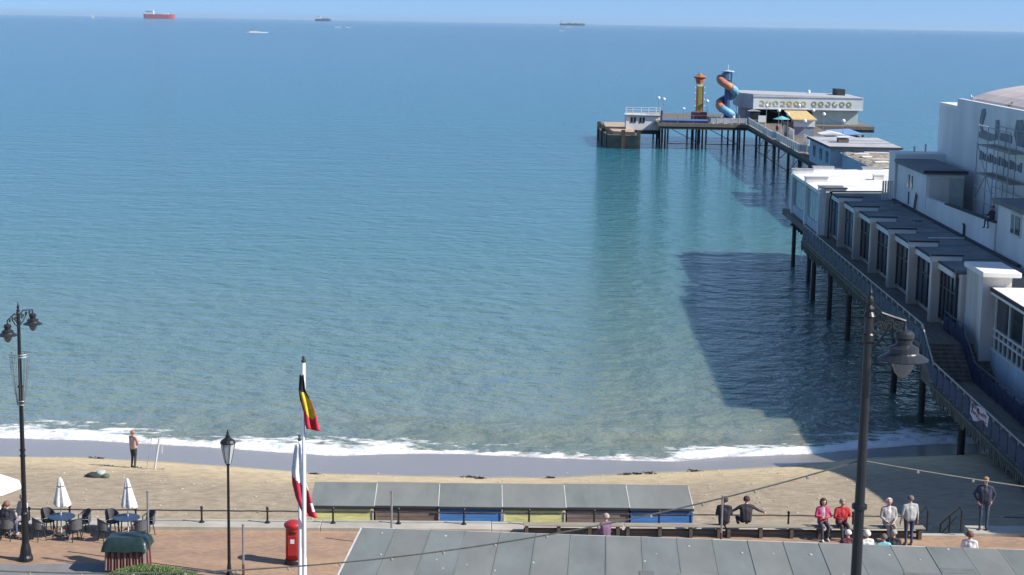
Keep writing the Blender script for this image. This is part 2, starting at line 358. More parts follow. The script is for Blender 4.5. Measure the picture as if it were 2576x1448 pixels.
prism(bm, [(-75, 38.2), (-10.6, 38.2), (-10.6, 47.5), (-12.4, 52.0), (-13.5, 53.7), (-16.2, 53.35), (-75, 52.6)], 4.19, 4.206); props(ob('service_road', bm, tarm), kind='structure')
# raised concrete strip on top of the sea wall, the wall face to the beach
t = thing('sea_wall', 'low pale concrete sea wall running along the promenade edge above the sand', 'wall', (0, EDGE(0), 4.2), math.atan(.028))
for i, (x0, x1) in enumerate([(-75 + 6.2 * k, -75 + 6.2 * k + 6.19) for k in range(15)] + [(16.96 + 6.2 * k, 16.96 + 6.2 * k + 6.19) for k in range(8)]):
    x1 = min(x1, 15.0) if x0 < 15 else x1
    if x1 - x0 < .3: continue
    b2 = NB(); box(b2, x0, x1, 0, .92, -2.4, .13 + .006 * (i % 3)); ob('coping_slab', b2, conc, t, bevel=.02)
b2 = NB()
for k in range(7): box(b2, 15.01, 16.95, .10 + k * .3, .10 + (k + 1) * .3, -2.4, -.02 - k * .17)
ob('beach_steps', b2, conc, t)

# terrace in front of the camera's building, grassy bank below it (all below the frame)
grass = M('bank_grass', (.06, .10, .03), .9, .3, 2)
bm = NB(); prism(bm, [(-60, -6), (60, -6), (60, 27), (-60, 27)], 0, 10.4); props(ob('terrace_pavement', bm, tarm), kind='structure')
bm = NB(); prism(bm, [(-60, 27.02), (60, 27.02), (60, 38), (-60, 38)], 0, lambda x, y: 10.3 - (y - 27.02) / 10.98 * 6.12); props(ob('grass_bank', bm, grass), kind='structure')

# ------------------------------------------------------------------ the pier: decks, piles, railings
ZD, ZL = 4.9, 3.35            # upper and lower deck
pier = Pier('pier_substructure', 'long seaside pier deck standing on dark iron piles above the water', 'pier', (24, 140, 0))
b = NB(); prism(b, [(20.6, 92.6), (56, 92.6), (56, 140), (46, 162), (21.9, 162), (21.9, 139.5), (20.6, 139.5)], 4.35, ZD); pier.part('deck', b, timber)  # right side widened out of view to block light under the pier
b = NB(); box(b, 33.9, 46, 162.01, 303, 4.3, 4.8); pier.part('deck', b, timber)
b = NB(); box(b, 20.6, 56, 62, 89.2, 2.95, ZL); pier.part('deck', b, timber)  # lower deck widened the same way, to darken its underside
b = NB(); prism(b, [(17.6, 303.02), (57, 303.02), (57, 338), (17.6, 338)], 4.2, 4.8); pier.part('deck', b, timber)
for k in range(9):                         # the flight between the two levels
    b = NB(); v1 = 92.58 - k * .37; box(b, 20.75, 46, v1 - .39, v1, ZL - .5, ZD - .16 - k * .172); pier.part('step', b, timber)
def pile_mesh(r, h, nm):
    b = NB(); lathe(b, [(r * 1.15, -3), (r * 1.05, .4), (r, .8), (r, h - .5), (r * 1.5, h - .35), (r * 1.5, h)], 10); return finish(b, nm)
pm_near = pile_mesh(.19, 4.33, 'pile'); pm_low = pile_mesh(.20, 2.93, 'pile'); pm_far = pile_mesh(.2, 4.28, 'pile'); pm_thin = pile_mesh(.16, 4.18, 'pile')
for v in (94, 102, 110.5, 119, 127.5, 136, 146, 156):
    for u in (21.2, 26.5, 32, 38, 44, 50) if v < 138 else (21.2, 26.5, 32, 38): pier.piece('pile', pm_near, (u if v < 139 else u + 1.1, v, 0), rust)
for v in (66, 75, 84):
    for u in (21.1, 26.5, 32, 38, 44): pier.piece('pile', pm_low, (u, v, 0), rust)
far_v = [167, 179, 191, 203, 214, 225.5, 237, 249.5, 265.9, 278, 291.3]
for v in far_v:
    for u in (34.3, 40, 45.6): pier.piece('pile', pm_far, (u, v, 0), rust)
for u in (18.6, 19.6, 25.4, 26.6, 32.4, 33.6, 40, 47, 54):
    for v in (304.2, 312, 322, 334): pier.piece('pile', pm_thin, (u, v, 0), rust)
for va, vb in zip(far_v, far_v[1:]):
    b = NB(); tube(b, [(34.3, va, 4.2), (34.3, vb, .9)], .05, 5); pier.part('cross_brace', b, rust)
    b = NB(); tube(b, [(34.3, va, 1.0), (34.3, vb, 1.0)], .06, 5); pier.part('tie_rod', b, rust)
for ua, ub in ((19.6, 25.4), (26.6, 32.4), (33.6, 40), (40, 47)):
    b = NB(); tube(b, [(ua, 304.2, 1.0), (ub, 304.2, 1.0)], .07, 5); pier.part('tie_rod', b, rust)
    b = NB(); tube(b, [(ua, 304.2, 4.0), (ub, 304.2, 1.1)], .06, 5); pier.part('cross_brace', b, rust)
GI = [((20.9, v, 4.15), (45, v, 4.15), .25, .38) for v in (136, 127.5, 119, 110.5, 102, 94)] + [((u, 93, 4.0), (u, 139 if u < 22 else 161, 4.0), .22, .3) for u in (21.2, 26.5, 32)]
GI += [((34.0, v, 4.12), (46, v, 4.12), .2, .32) for v in far_v] + [((33.95, 163, 4.05), (33.95, 303, 4.05), .15, .45), ((17.8, 303.2, 3.95), (57, 303.2, 3.95), .15, .5)]
for a_, c_, w_, h_ in GI:
    b = NB(); bar(b, a_, c_, w_, h_); pier.part('girder', b, rust)
sl_me = []
for L in (.45, .62, .75):
    b = NB(); box(b, -.03, .03, -.09, .09, -L, 0); sl_me.append(finish(b, 'slat'))
v = 62.2
while v < 89.3: pier.piece('slat', random.choice(sl_me), (20.56, v, ZL - .02), slatm); v += .31
v = 92.7
while v < 139.4: pier.piece('slat', random.choice(sl_me), (20.56, v, ZD - .35), slatm); v += .42
b = NB(); bar(b, (20.53, 62, ZL - .05), (20.53, 89.4, ZL - .05), .07, .12); bar(b, (20.53, 92.6, ZD - .32), (20.53, 139.4, ZD - .32), .07, .14); pier.part('kerb_beam', b, slatm)
# timber brackets under the glazed bay's overhang
for k in range(9):
    b = NB(); vv = 141 + k * 1.6; bar(b, (21.6, vv, 4.28), (23.4, vv, 4.28), .14, .2); pier.part('overhang_bracket', b, rust)

def railing(name, label, pts, step=1.6, h=1.1, mat=None, panels=None, group=None, mid=(.55,), pr=.045, panel_h=(.12, .95), pside=.06):
    """handrail along a polyline of pier points (u,v,z)"""
    t = Pier(name, label, 'railing', pts[0], group)
    pmesh = None
    b = NB(); bar(b, (0, 0, 0), (0, 0, h), pr * 1.6, pr * 1.6); pmesh = finish(b, 'post')
    for a, c in zip(pts, pts[1:]):
        a, c = Vector(a), Vector(c); n = max(1, round((c - a).length / step))
        for hh in (h,) + tuple(mid):
            b = NB(); bar(b, a + Vector((0, 0, hh)), c + Vector((0, 0, hh)), pr * (1.5 if hh == h else .9), pr * (1.3 if hh == h else .9)); t.part('top_rail' if hh == h else 'middle_rail', b, mat or railw)
        for i in range(n + 1):
            q = a + (c - a) * (i / n)
            t.piece('post', pmesh, q, mat or railw)
            if panels and i < n:
                q2 = a + (c - a) * ((i + 1) / n); dn = (c - a).normalized()
                s = Vector((dn.y, -dn.x, 0)) * -1
                b = NB(); z0, z1 = panel_h
                e = [q + dn * .07 - s * pside, q2 - dn * .07 - s * pside]; vs = []
                for pz in (z0, z1):
                    for pp in e:
                        for th in (0, .02): vs.append(b.verts.new(pp - s * th + Vector((0, 0, pz))))
                for f in ((0,2,3,1),(4,5,7,6),(0,4,6,2),(1,3,7,5),(0,1,5,4),(2,6,7,3)): b.faces.new([vs[j] for j in f])
                t.part('panel', b, panels)
    return t
railing('walkway_railing', 'upper walkway railing with blue panels beside the arcade over the water', [(20.68, 139.2, ZD), (20.68, 92.7, ZD)], 1.75, 1.12, railw, bluemesh, panel_h=(.1, .86))
railing('stair_railing', 'pale sloping handrail on the water side of the pier stairs', [(20.68, 92.6, ZD), (20.68, 89.5, ZL)], 1.6, 1.12, railw, bluep)
lowr = railing('walkway_railing', 'lower walkway railing with blue panels and a paper banner towards the promenade', [(20.68, 89.4, ZL), (20.68, 62.2, ZL)], 1.45, 1.12, railw, bluep)
railing('stair_railing', 'blue inner handrail of the pier stairs next to the big white pillar', [(22.95, 97, ZD), (22.95, 92.6, ZD), (22.95, 89.4, ZL), (22.95, 62.2, ZL)], 1.6, 1.15, M('blue_rail', (.085, .105, .15), .5, .15, 3), bluep)
# banner on the lower railing
t = Pier('paper_banner', 'crumpled white banner with red writing tied to the lower walkway railing', 'banner', (20.58, 79, ZL))
b = NB(); n = 14; vs = []
for i in range(n + 1):
    f = i / n; v = 80.5 - f * 3.4
    sag = .10 * math.sin(f * math.pi * 2 + .5) - .05
    vs.append([b.verts.new((20.60 + .03 * math.sin(f * 19) - .02 * j, v, ZL + 1.02 - sag - j * (.32 + .06 * math.sin(f * 5)) )) for j in range(3)])
for i in range(n):
    for j in range(2): b.faces.new([vs[i][j], vs[i+1][j], vs[i+1][j+1], vs[i][j+1]])
t.part('sheet', b, M('banner_vinyl', (.70, .62, .62), .6, .1, 5))
b = NB(); random.seed(3)
for r_ in range(2):
    for k in range(9):
        v = 80.2 - k * .33 - random.random() * .05; z = ZL + .86 - r_ * .30 + .05 * math.sin(k)
        box(b, 20.535, 20.545, v - .2, v, z - .02, z + .05); box(b, 20.535, 20.545, v - .05, v, z - .09, z + .1)
t.part('lettering', b, M('banner_red', (.38, .05, .06), .6, .2, 6))

# ------------------------------------------------------------------ arcade with pilasters
arc = Pier('arcade_building', 'long white pier arcade with a row of pilasters and dark felt roof', 'building', (25, 115, ZD))
b = NB(); box(b, 23.35, 31, 95.1, 140.6, ZD, 8.45); arc.part('wall', b, cream)
pv = [141.2, 134.0, 127.0, 120.1, 113.3, 106.6, 100.1]
for i, v in enumerate(pv):
    v2 = pv[i+1] if i + 1 < len(pv) else 95.6
    # each bay's roof sheet sits a little askew, its eave stepped back towards us
    b = NB(); prism(b, [(23.05, v2 + .12), (31.0, v2 + .12), (31.0, v - .02), (23.05, v - .02)], 8.5, lambda x, y: 8.66 + .02 * (x - 23))
    rf = arc.part('roof_sheet', b, felt_d)
    b = NB(); box(b, 22.98, 23.045, v2 + .12, v - .3, 8.56, 8.7); arc.part('drip_edge', b, felt_edge, rf)
    b = NB(); box(b, 23.0, 23.16, v2 + .2, v - .3, 8.22, 8.55); arc.part('fascia', b, white, rf)
    b = NB(); box(b, 22.62, 23.4, v - .42, v + .02, ZD, 9.0); pl = arc.part('pilaster', b, white_old, bevel=.02)
    b = NB(); box(b, 22.52, 24.45, v - .55, v + .14, 9.0, 9.06); arc.part('cap_felt', b, felt_d, pl)
    b = NB(); box(b, 22.62, 24.4, v - .50, v + .10, 8.62, 8.995); arc.part('cap', b, white, pl)
    b = NB(); box(b, 22.5, 24.47, v - .58, v - .552, 8.97, 9.07); arc.part('cap_edge', b, felt_edge, pl)
    b = NB(); box(b, 22.70, 23.34, v - .45, v - .425, ZD, 8.6); arc.part('reveal', b, M('beige_render', (.58, .49, .42), .75, .12, .8, (1, 1, .3)), pl)
    # window bay
    b = NB(); box(b, 23.22, 23.34, v2 + .1, v - .46, ZD + .35, 8.2); wi = arc.part('window', b, (glass_b, glass_b, glass_d, glass_n, glass_d, glass_n, glass_d)[i])
    b = NB()
    for q in (0, .25, .5, .75, 1): vv = v2 + .15 + (v - .52 - v2 - .15) * q; box(b, 23.16, 23.215, vv - .05, vv + .05, ZD + .3, 8.2)
    box(b, 23.165, 23.213, v2 + .1, v - .46, 7.2, 7.28)
    arc.part('mullion', b, grey_iron, wi)
b = NB(); bar(b, (24.6, 109.8, 8.80), (27.1, 110.0, 8.80), .10, .06); arc.part('roof_joint', b, paleroof)
b = NB(); tube(b, [(22.55, 137.8, 9.0), (22.7, 138, 8.9), (22.6, 138.2, 8.2), (22.58, 138.2, 5)], .07, 6); tube(b, [(22.7, 138, 9.0), (27, 138.3, 9.05)], .06, 6); arc.part('drainpipe', b, felt_edge)
# parapet on the arcade roof
par = Pier('roof_parapet', 'white rendered parapet wall along the back of the arcade roof', 'wall', (27.4, 112, 8.7))
b = NB(); prism(b, [(27.2, 103.2), (27.5, 103.2), (27.5, 123.0), (27.2, 123.0)], 8.6, lambda x, y: 10.62 - (y - 103) * .022); par.part('wall', b, white)
b = NB(); prism(b, [(27.14, 103.2), (27.56, 103.2), (27.56, 116.8), (27.14, 116.8)], lambda x, y: 10.625 - (y - 103) * .022, lambda x, y: 10.70 - (y - 103) * .022); par.part('coping', b, felt_edge)
b = NB(); box(b, 27.0, 27.195, 97, 134.5, 8.62, 8.9); par.part('flashing', b, felt_edge)
b = NB(); tube(b, [(27.1, 110.6, 8.8), (27.1, 110.6, 9.6), (27.0, 110.5, 9.7)], .08, 6); par.part('vent_pipe', b, felt_edge)

# ------------------------------------------------------------------ glazed bay with bright white roof
gb = Pier('glazed_pavilion', 'glass fronted pier pavilion with bright white flat roof', 'building', (26, 150, ZD))
b = NB(); box(b, 22.5, 33, 141.3, 161.5, ZD, 8.38); gb.part('wall', b, white)
b = NB(); prism(b, [(22.25, 141.3), (27.2, 141.3), (27.2, 143), (33, 143), (33, 162), (24.6, 162), (22.25, 158.8)], 8.40, lambda x, y: 8.66 + .03 * (x - 22.25)); gb.part('roof', b, paleroof)
vs_ = [141.3, 149.5, 158.5]
for i in range(2):
    a, c = vs_[i], vs_[i+1]
    n = 5
    for k in range(n):
        q0 = a + .5 + (c - a - .9) * k / n; q1 = a + .5 + (c - a - .9) * (k + 1) / n - .12
        b = NB(); box(b, 22.39, 22.495, q0, q1, ZD + .9, 8.15); gb.part('window_pane', b, glass_b)
    b = NB(); box(b, 22.37, 22.495, a + .4, c - .4, ZD + .02, ZD + .85); gb.part('panel', b, bluewall)
for v in (141.5, 149.5, 158.15):
    b = NB(); box(b, 22.17, 22.85, v - .3, v + .3, ZD, 8.39); gb.part('pilaster', b, white)
for u, v in ((22.15, 158.3), (22.15, 149.6), (22.15, 141.6), (24.6, 161.4), (29.4, 161.6)):
    b = NB(); box(b, u, u + 2.0, v - .35, v + .35, 8.68, 9.1); cp = gb.part('parapet_block', b, white)
    b = NB(); box(b, u - .06, u + 2.06, v - .41, v + .41, 9.102, 9.17); gb.part('capping', b, M('lead_cap', (.34, .33, .34), .6, .1), cp)

# ------------------------------------------------------------------ roof-top shed and stair block
sh = Pier('rooftop_shed', 'white shed with dark felt roof standing on the arcade roof', 'shed', (28.5, 128, 8.7))
b = NB(); box(b, 27.2, 30.0, 123.2, 133.8, 8.66, 11.85); sh.part('wall', b, white)
b = NB(); box(b, 26.95, 30.2, 122.9, 134.0, 11.86, 12.16); rf = sh.part('roof', b, felt_d)
b = NB(); box(b, 26.9, 30.2, 122.84, 122.895, 11.98, 12.18); sh.part('drip_edge', b, felt_edge, rf)
b = NB(); box(b, 27.45, 29.9, 123.13, 123.195, 8.9, 11.6); sh.part('boarding', b, cream)
b = NB(); box(b, 28.9, 29.93, 123.10, 123.128, 8.8, 11.6); sh.part('door_panel', b, M('pale_green_board', (.36, .40, .36), .7, .1))
for v in (129.3, 128.1):
    b = NB(); box(b, 27.13, 27.195, v - .22, v + .22, 10.3, 11.3); wi = sh.part('window', b, glass_d)
b = NB(); box(b, 27.12, 27.19, 128.9, 129.0, 9.0, 10.0); sh.part('downpipe', b, grey_iron)
b = NB(); tube(b, [(27.0, 126.2, 8.75), (27.1, 126.0, 10.2)], .05, 6); tube(b, [(27.0, 125.7, 8.75), (27.1, 125.6, 10.1)], .05, 6); sh.part('leaning_poles', b, grey_iron)
sb_ = Pier('stair_block', 'white flat topped block on the pier roof behind the shed', 'building', (30, 140, 8.7))
b = NB(); box(b, 27.05, 31.0, 134.05, 136.6, 8.66, 12.42); sb_.part('wall', b, white)
b = NB(); box(b, 26.98, 30.98, 134.02, 136.7, 12.422, 12.6); sb_.part('roof', b, paleroof)
for u, hh in ((29.0, .4), (29.9, .6)):
    b = NB(); tube(b, [(u, 136.4, 12.6), (u, 136.4, 12.6 + hh)], .08, 6); sb_.part('vent_pipe', b, white_old)
b = NB()
for k in range(5): box(b, 26.2 + k * .2, 26.34 + k * .2, 134.6, 134.66, 8.75, 10.3)
sb_.part('slatted_screen', b, white_old)

# ------------------------------------------------------------------ tall hall with barrel roof, lettering and scaffold
hall = Pier('pier_hall', 'tall white pier hall with blank side wall, painted sign and curved roof', 'building', (40, 112, 4.9))
b = NB(); prism(b, [(31, 90.5), (52, 90.5), (52, 137.1), (31, 137.1)], ZD, 16.35); hall.part('wall', b, white)
b = NB(); prism(b, [(31, 90.5), (31.35, 90.5), (31.35, 131.0), (31, 131.0)], 16.352, lambda x, y: 17.2); hall.part('parapet', b, white)
b = NB(); box(b, 31, 33.6, 131.01, 137.1, 16.352, 16.62); hall.part('ledge', b, paleroof)
b = NB(); N = 16; prof = []
for k in range(N + 1):
    a = math.pi * k / N; prof.append((41.5 - 10.1 * math.cos(a), 16.4 + 2.2 * math.sin(a)))
va, vb = 91, 131.5; r1 = [b.verts.new((x, va, z)) for x, z in prof]; r2 = [b.verts.new((x, vb, z)) for x, z in prof]
for k in range(N): b.faces.new([r1[k], r1[k+1], r2[k+1], r2[k]])
b.faces.new(r1); b.faces.new(list(reversed(r2))); hall.part('barrel_roof', b, pinkroof)
sign_m = M('faded_sign_grey', (.23, .25, .27), .7, .12, 1.5)
def glyph(parts, poly, z=None):
    b = NB()
    for pts in poly:
        a = [b.verts.new((30.93, v, z)) for v, z in pts]; c = [b.verts.new((30.998, v, z)) for v, z in pts]
        n = len(pts); b.faces.new(a); b.faces.new(list(reversed(c)))
        for k in range(n): b.faces.new([a[k], a[(k+1) % n], c[(k+1) % n], c[k]])
    return hall.part('sign_lettering', b, sign_m)
glyph(hall, [[(123.1, 16.75), (122.2, 16.85), (122.0, 16.5), (122.7, 15.6), (122.5, 15.25), (122.1, 15.15), (122.3, 15.0), (123.2, 15.3), (123.5, 15.9)]])
glyph(hall, [[(123.7, 15.0), (122.6, 15.25), (120.2, 15.2), (118.6, 15.3), (118.3, 14.85), (120.5, 14.6), (122.9, 14.65), (123.9, 14.7)]])
glyph(hall, [[(119.0, 16.2), (118.2, 16.25), (117.9, 15.0), (118.8, 15.0)]])
glyph(hall, [[(113.6, 16.5), (112.2, 16.6), (111.4, 15.6), (111.6, 14.8), (113.2, 14.8), (114.0, 15.5)]])
glyph(hall, [[(117.5, 15.4), (114.6, 15.4), (114.6, 14.85), (117.6, 14.85)]])
for k in range(17):
    b = NB(); v = 123.0 - k * .68; box(b, 30.93, 30.998, v - .5 + .1 * (k % 3), v, 13.08 + .05 * (k % 2), 13.72 - .06 * (k % 4))
    hall.part('faded_letter', b, frost)
sc = Pier('scaffold', 'tubular scaffold tower with boards against the tall white wall', 'scaffold', (30.2, 114, 8.7))
b = NB(); bar(b, (0, 0, 0), (0, 0, 7.2), .055, .055); sm = finish(b, 'upright')
for v in (117.6, 114.8, 112.0, 109.2):
    for u in (29.4, 30.6): sc.piece('upright', sm, (u, v, 8.7), galv)
for z in (10.7, 11.6, 12.6, 14.6, 15.9):
    for u in (29.4, 30.6):
        b = NB(); tube(b, [(u, 117.8, z), (u, 108.8, z)], .03, 5); sc.part('ledger', b, galv)
for z in (12.5, 14.5):
    b = NB(); box(b, 29.45, 30.55, 108.8, 117.7, z, z + .06); sc.part('platform_board', b, bench_w)
for a_, c_ in (((29.4, 117.6, 10.7), (29.4, 114.8, 12.6)), ((29.4, 114.8, 12.6), (29.4, 117.6, 14.6)), ((29.4, 112, 10.7), (29.4, 114.8, 12.6))):
    b = NB(); tube(b, [a_, c_], .03, 5); sc.part('brace', b, galv)
b = NB(); tube(b, [(29.4, 117.6, 15.9), (29.4, 115.0, 15.9)], .06, 6); tube(b, [(29.4, 117.6, 14.7), (29.4, 117.6, 15.9)], .05, 6); tube(b, [(29.4, 114.6, 15.6), (29.4, 113.2, 15.6)], .06, 6); sc.part('guard_frame', b, white)

rr_ = Pier('rooftop_room', 'white roof-top room with dark roof and one framed window beside the parapet', 'building', (29, 99, 8.7))
b = NB(); box(b, 27.3, 31, 93.5, 103.1, 8.66, 11.9); rr_.part('wall', b, white)
b = NB(); box(b, 27.0, 31, 93.2, 103.4, 11.91, 12.2); rr_.part('roof', b, felt_d)
b = NB(); box(b, 27.24, 27.295, 97.6, 99.9, 10.35, 11.75); fr = rr_.part('window', b, white_old)
b = NB(); box(b, 27.20, 27.238, 97.8, 99.7, 10.5, 11.6); rr_.part('pane', b, glass_d, fr)
b = NB(); box(b, 27.17, 27.198, 98.7, 98.8, 10.5, 11.6); rr_.part('glazing_bar', b, white, fr)

# ------------------------------------------------------------------ restaurant at the shore end of the pier
rs = Pier('pier_restaurant', 'white pier restaurant with wide gridded windows near the promenade', 'building', (26, 80, ZL))
b = NB(); box(b, 24.5, 31, 64, 91.2, ZL, 8.0); rs.part('wall', b, white)
b = NB(); box(b, 24.05, 31.2, 64, 91.2, 8.05, 8.42); rf = rs.part('roof', b, paleroof)
b = NB(); box(b, 24.0, 24.048, 64, 91.2, 8.22, 8.45); rs.part('drip_edge', b, felt_edge, rf)
b = NB(); box(b, 24.2, 24.495, 64, 91.0, ZL, 5.0); rs.part('plinth', b, bluewall)
b = NB(); box(b, 24.30, 24.44, 64, 90.9, 5.0, 8.0); rs.part('window', b, glass_d)
fm_ = M('white_window_frame', (.62, .62, .60), .5, .08)
b = NB(); box(b, 24.2, 24.30, 64, 90.9, 6.12, 6.22); box(b, 24.2, 24.30, 64, 90.9, 5.72, 5.82); box(b, 24.15, 24.30, 64, 91.0, 4.98, 5.08); rs.part('transom', b, fm_)
v = 90.6; k = 0
while v > 64.5:
    b = NB(); top = 8.0 if k % 3 == 0 else 6.12
    box(b, 24.21, 24.295, v - .06, v + .06, 5.08, top); rs.part('mullion', b, fm_); v -= .92; k += 1
pl = Pier('corner_pillar', 'large flaking white pillar with capped top at the head of the pier stairs', 'pillar', (24, 93, ZD))
b = NB(); box(b, 23.6, 25.2, 91.3, 95.0, 3.9, 9.0); pl.part('shaft', b, white_old)
b = NB(); box(b, 23.45, 25.6, 90.9, 95.2, 9.002, 9.3); pl.part('cap', b, paleroof, bevel=.04)
b = NB(); box(b, 23.65, 25.1, 91.35, 94.9, 2.5, 3.898); pl.part('base', b, grey_iron)
en = Pier('unseen_entrance_block', 'unseen pale entrance block added beyond the right edge to shade the beach', 'building', (30, 72, ZL))
b = NB(); box(b, 26.2, 48, 56, 78.0, ZL, 12.3); en.part('wall', b, white)  # added out of view; height and end set by the shadow it casts on the sand
b = NB(); box(b, 26.0, 48.2, 55.8, 78.2, 12.31, 12.6); en.part('roof', b, greyroof)

# ------------------------------------------------------------------ buildings on the narrow part of the pier
b3 = Pier('flat_roofed_kiosk', 'pale blue-grey pier building with three windows and flat grey roof', 'building', (37, 214, 4.8))
b = NB(); prism(b, [(33.5, 206), (42, 206), (42, 223.4), (33.5, 223.4)], 4.8, 7.7); b3.part('wall', b, bluewall)
b = NB(); prism(b, [(33.2, 205.2), (42.2, 205.2), (42.6, 223.8), (33.2, 223.8)], 7.72, 7.98); rf = b3.part('roof', b, greyroof)
b = NB(); box(b, 33.12, 33.195, 205.2, 223.8, 7.74, 8.02); b3.part('drip_edge', b, felt_edge, rf)
b = NB(); box(b, 33.12, 42.2, 205.1, 205.19, 7.74, 8.02); b3.part('drip_edge', b, felt_edge, rf)
for k, z in enumerate((212.0, 216.5)):
    b = NB(); bar(b, (34, z, 8.0), (42.2, z + .3, 8.0), .15, .05); b3.part('roof_joint', b, M('roof_joint_grey', (.25, .25, .26), .8))
for v in (208.6, 213.6, 219.2):
    b = NB(); box(b, 33.43, 33.495, v - 1.0, v + 1.0, 5.7, 7.2); fr = b3.part('window', b, M('blue_frame', (.16, .24, .32), .6, .1))
    b = NB(); box(b, 33.40, 33.428, v - .85, v - .06, 5.85, 7.05); b3.part('pane', b, glass_d, fr)
    b = NB(); box(b, 33.40, 33.428, v + .06, v + .85, 5.85, 7.05); b3.part('pane', b, glass_d, fr)
b = NB(); box(b, 35.6, 36.9, 213, 214.6, 8.0, 8.5); vb_ = b3.part('roof_vent', b, M('vent_dark', (.16, .13, .12), .7, .2))
b = NB(); box(b, 35.45, 37.0, 212.9, 214.7, 8.62, 8.74); b3.part('vent_cap', b, white, vb_)
gv = Pier('gravel_roofed_building', 'low pier building with rough gravel covered roof and loose slabs', 'building', (37.5, 195, 4.8))
b = NB(); box(b, 34.8, 42, 184.6, 205.0, 4.8, 7.2); gv.part('wall', b, bluewall)
b = NB(); n = 18; grid = [[b.verts.new((34.6 + 7.6 * i / n, 184.2 + 20.6 * j / n, 7.42 + .16 * fbm(i, j, 2, .6) + (.0 if 0 < i < n and 0 < j < n else -.1))) for i in range(n + 1)] for j in range(n + 1)]
for j in range(n):
    for i in range(n): b.faces.new([grid[j][i], grid[j][i+1], grid[j+1][i+1], grid[j+1][i]])
gv.part('roof_ballast', b, gravel)
b = NB(); box(b, 34.5, 42.3, 184.1, 204.9, 7.2, 7.3); gv.part('roof_edge', b, white)
for u, v, w_, d_, rz in ((36.2, 200, 1.9, .5, .1), (36.0, 196, 1.2, .7, .3), (37.4, 192, 2.6, .5, -.1), (36.4, 188.5, 1.7, .8, .2), (39, 202.6, 4, .4, 0)):
    b = NB(); box(b, -w_/2, w_/2, -d_/2, d_/2, 0, .12); me = finish(b, 'loose_slab'); gv.piece('loose_slab', me, (u, v, 7.5), paleroof, rot=rz)

# balustrade panels along the left edge of the deck
def panel_fence(name, label, pts, h=1.25, step=2.2, mat=None, grp='white balustrades along the pier deck'):
    t = Pier(name, label, 'balustrade', pts[0], grp)
    for a, c in zip(pts, pts[1:]):
        a, c = Vector(a), Vector(c); n = max(1, round((c - a).length / step))
        for i in range(n):
            p0, p1 = a + (c - a) * (i / n), a + (c - a) * ((i + 1) / n); dn = (p1 - p0).normalized()
            b = NB(); bar(b, p0 + dn * .1 + Vector((0, 0, h * .55)), p1 - dn * .1 + Vector((0, 0, h * .55)), .05, h * .75); t.part('panel', b, mat or M('balustrade_panel', (.50, .50, .49), .6, .15, .6))
            b = NB(); bar(b, p0, p0 + Vector((0, 0, h)), .12, .12); t.part('post', b, white)
        b = NB(); bar(b, a + Vector((0, 0, h)), c + Vector((0, 0, h)), .1, .07); t.part('top_rail', b, white)
    return t
panel_fence('balustrade', 'white balustrade on the pier deck beside the pale blue building', [(35.0, 224, 4.8), (35.0, 235.6, 4.8), (33.95, 236.4, 4.8), (33.95, 262.4, 4.8)])
panel_fence('balustrade', 'white balustrade on the pier deck in front of the lettered building', [(34.3, 263.2, 4.8), (33.6, 264.3, 4.8), (33.95, 295, 4.8), (34.1, 303, 4.8)])
panel_fence('balustrade', 'white balustrade along the front of the pier head below the slide', [(33.8, 303.4, 4.8), (27.2, 303.4, 4.8)], 1.05, 1.3)
railing('head_railing', 'dark thin railing along the front of the pier head beside the white hut', [(27.0, 303.3, 4.8), (18.4, 303.3, 4.8)], 2.8, 1.5, M('blue_grey_rail', (.20, .26, .32), .5, .1), None, mid=(.75,))
t = Pier('blue_ride_platform', 'flat blue covered ride platform behind the pier head railing', 'platform', (22.5, 307, 4.8))
b = NB(); box(b, 18.6, 27.0, 304.5, 309.5, 4.81, 5.25); t.part('deck', b, bluedeck)
b = NB(); box(b, 18.6, 27.0, 304.4, 304.49, 4.81, 5.2); t.part('skirt', b, bluep)
b = NB(); box(b, 18.2, 18.5, 303.6, 305.0, 4.81, 7.0); t.part('end_board', b, felt_edge)
# kiosk with yellow roof
k = Pier('snack_kiosk', 'small pier kiosk with yellow pitched roof and white sign board', 'kiosk', (39.6, 273, 4.8))
b = NB(); box(b, 38.0, 41.3, 271.5, 275.2, 4.8, 7.4); k.part('wall', b, M('kiosk_blue_grey', (.24, .29, .36), .6, .1))
b = NB(); r1 = [(36.9, 276.0, 8.7), (40.6, 276.0, 8.7), (41.6, 270.6, 7.55), (37.6, 270.6, 7.55)]
a = [b.verts.new(p_) for p_ in r1]; c = [b.verts.new((x, y, z + .14)) for x, y, z in r1]
for f in ((a[3], a[2], a[1], a[0]), (c[0], c[1], c[2], c[3]), *((a[i], a[(i+1) % 4], c[(i+1) % 4], c[i]) for i in range(4))): b.faces.new(f)
k.part('roof', b, M('yellow_roof', (.60, .44, .19), .7, .1))
b = NB(); box(b, 37.9, 41.4, 271.38, 271.48, 6.45, 7.45); k.part('sign_board', b, white)
b = NB(); box(b, 36.9, 37.98, 271.6, 275.0, 4.8, 7.1); k.part('side_awning', b, M('brown_awning', (.20, .13, .10), .8, .2))
b = NB(); box(b, 37.5, 37.95, 270.3, 271.2, 4.8, 6.1); solo_r = k.part('red_panel', b, redp)
for u, v, lb in ((36.3, 300.5, 'large white sign box on the deck near the dark building front'), (37.2, 272.5, 'large white sign box on the deck left of the yellow roofed kiosk')):
    t = Pier('sign_box', lb, 'sign', (u, v, 4.8)); b = NB(); box(b, u - .7, u + .7, v - .2, v + .2, 5.4, 6.6); t.part('board', b, white)
    for s_ in (-.6, .6):
        b = NB(); box(b, u + s_ - .05, u + s_ + .05, v - .05, v + .05, 4.8, 5.4); t.part('leg', b, white)
t = Pier('blue_roofed_shelter', 'low shelter with pale blue sheet roof on the right of the pier deck', 'shelter', (44.5, 262, 4.8))
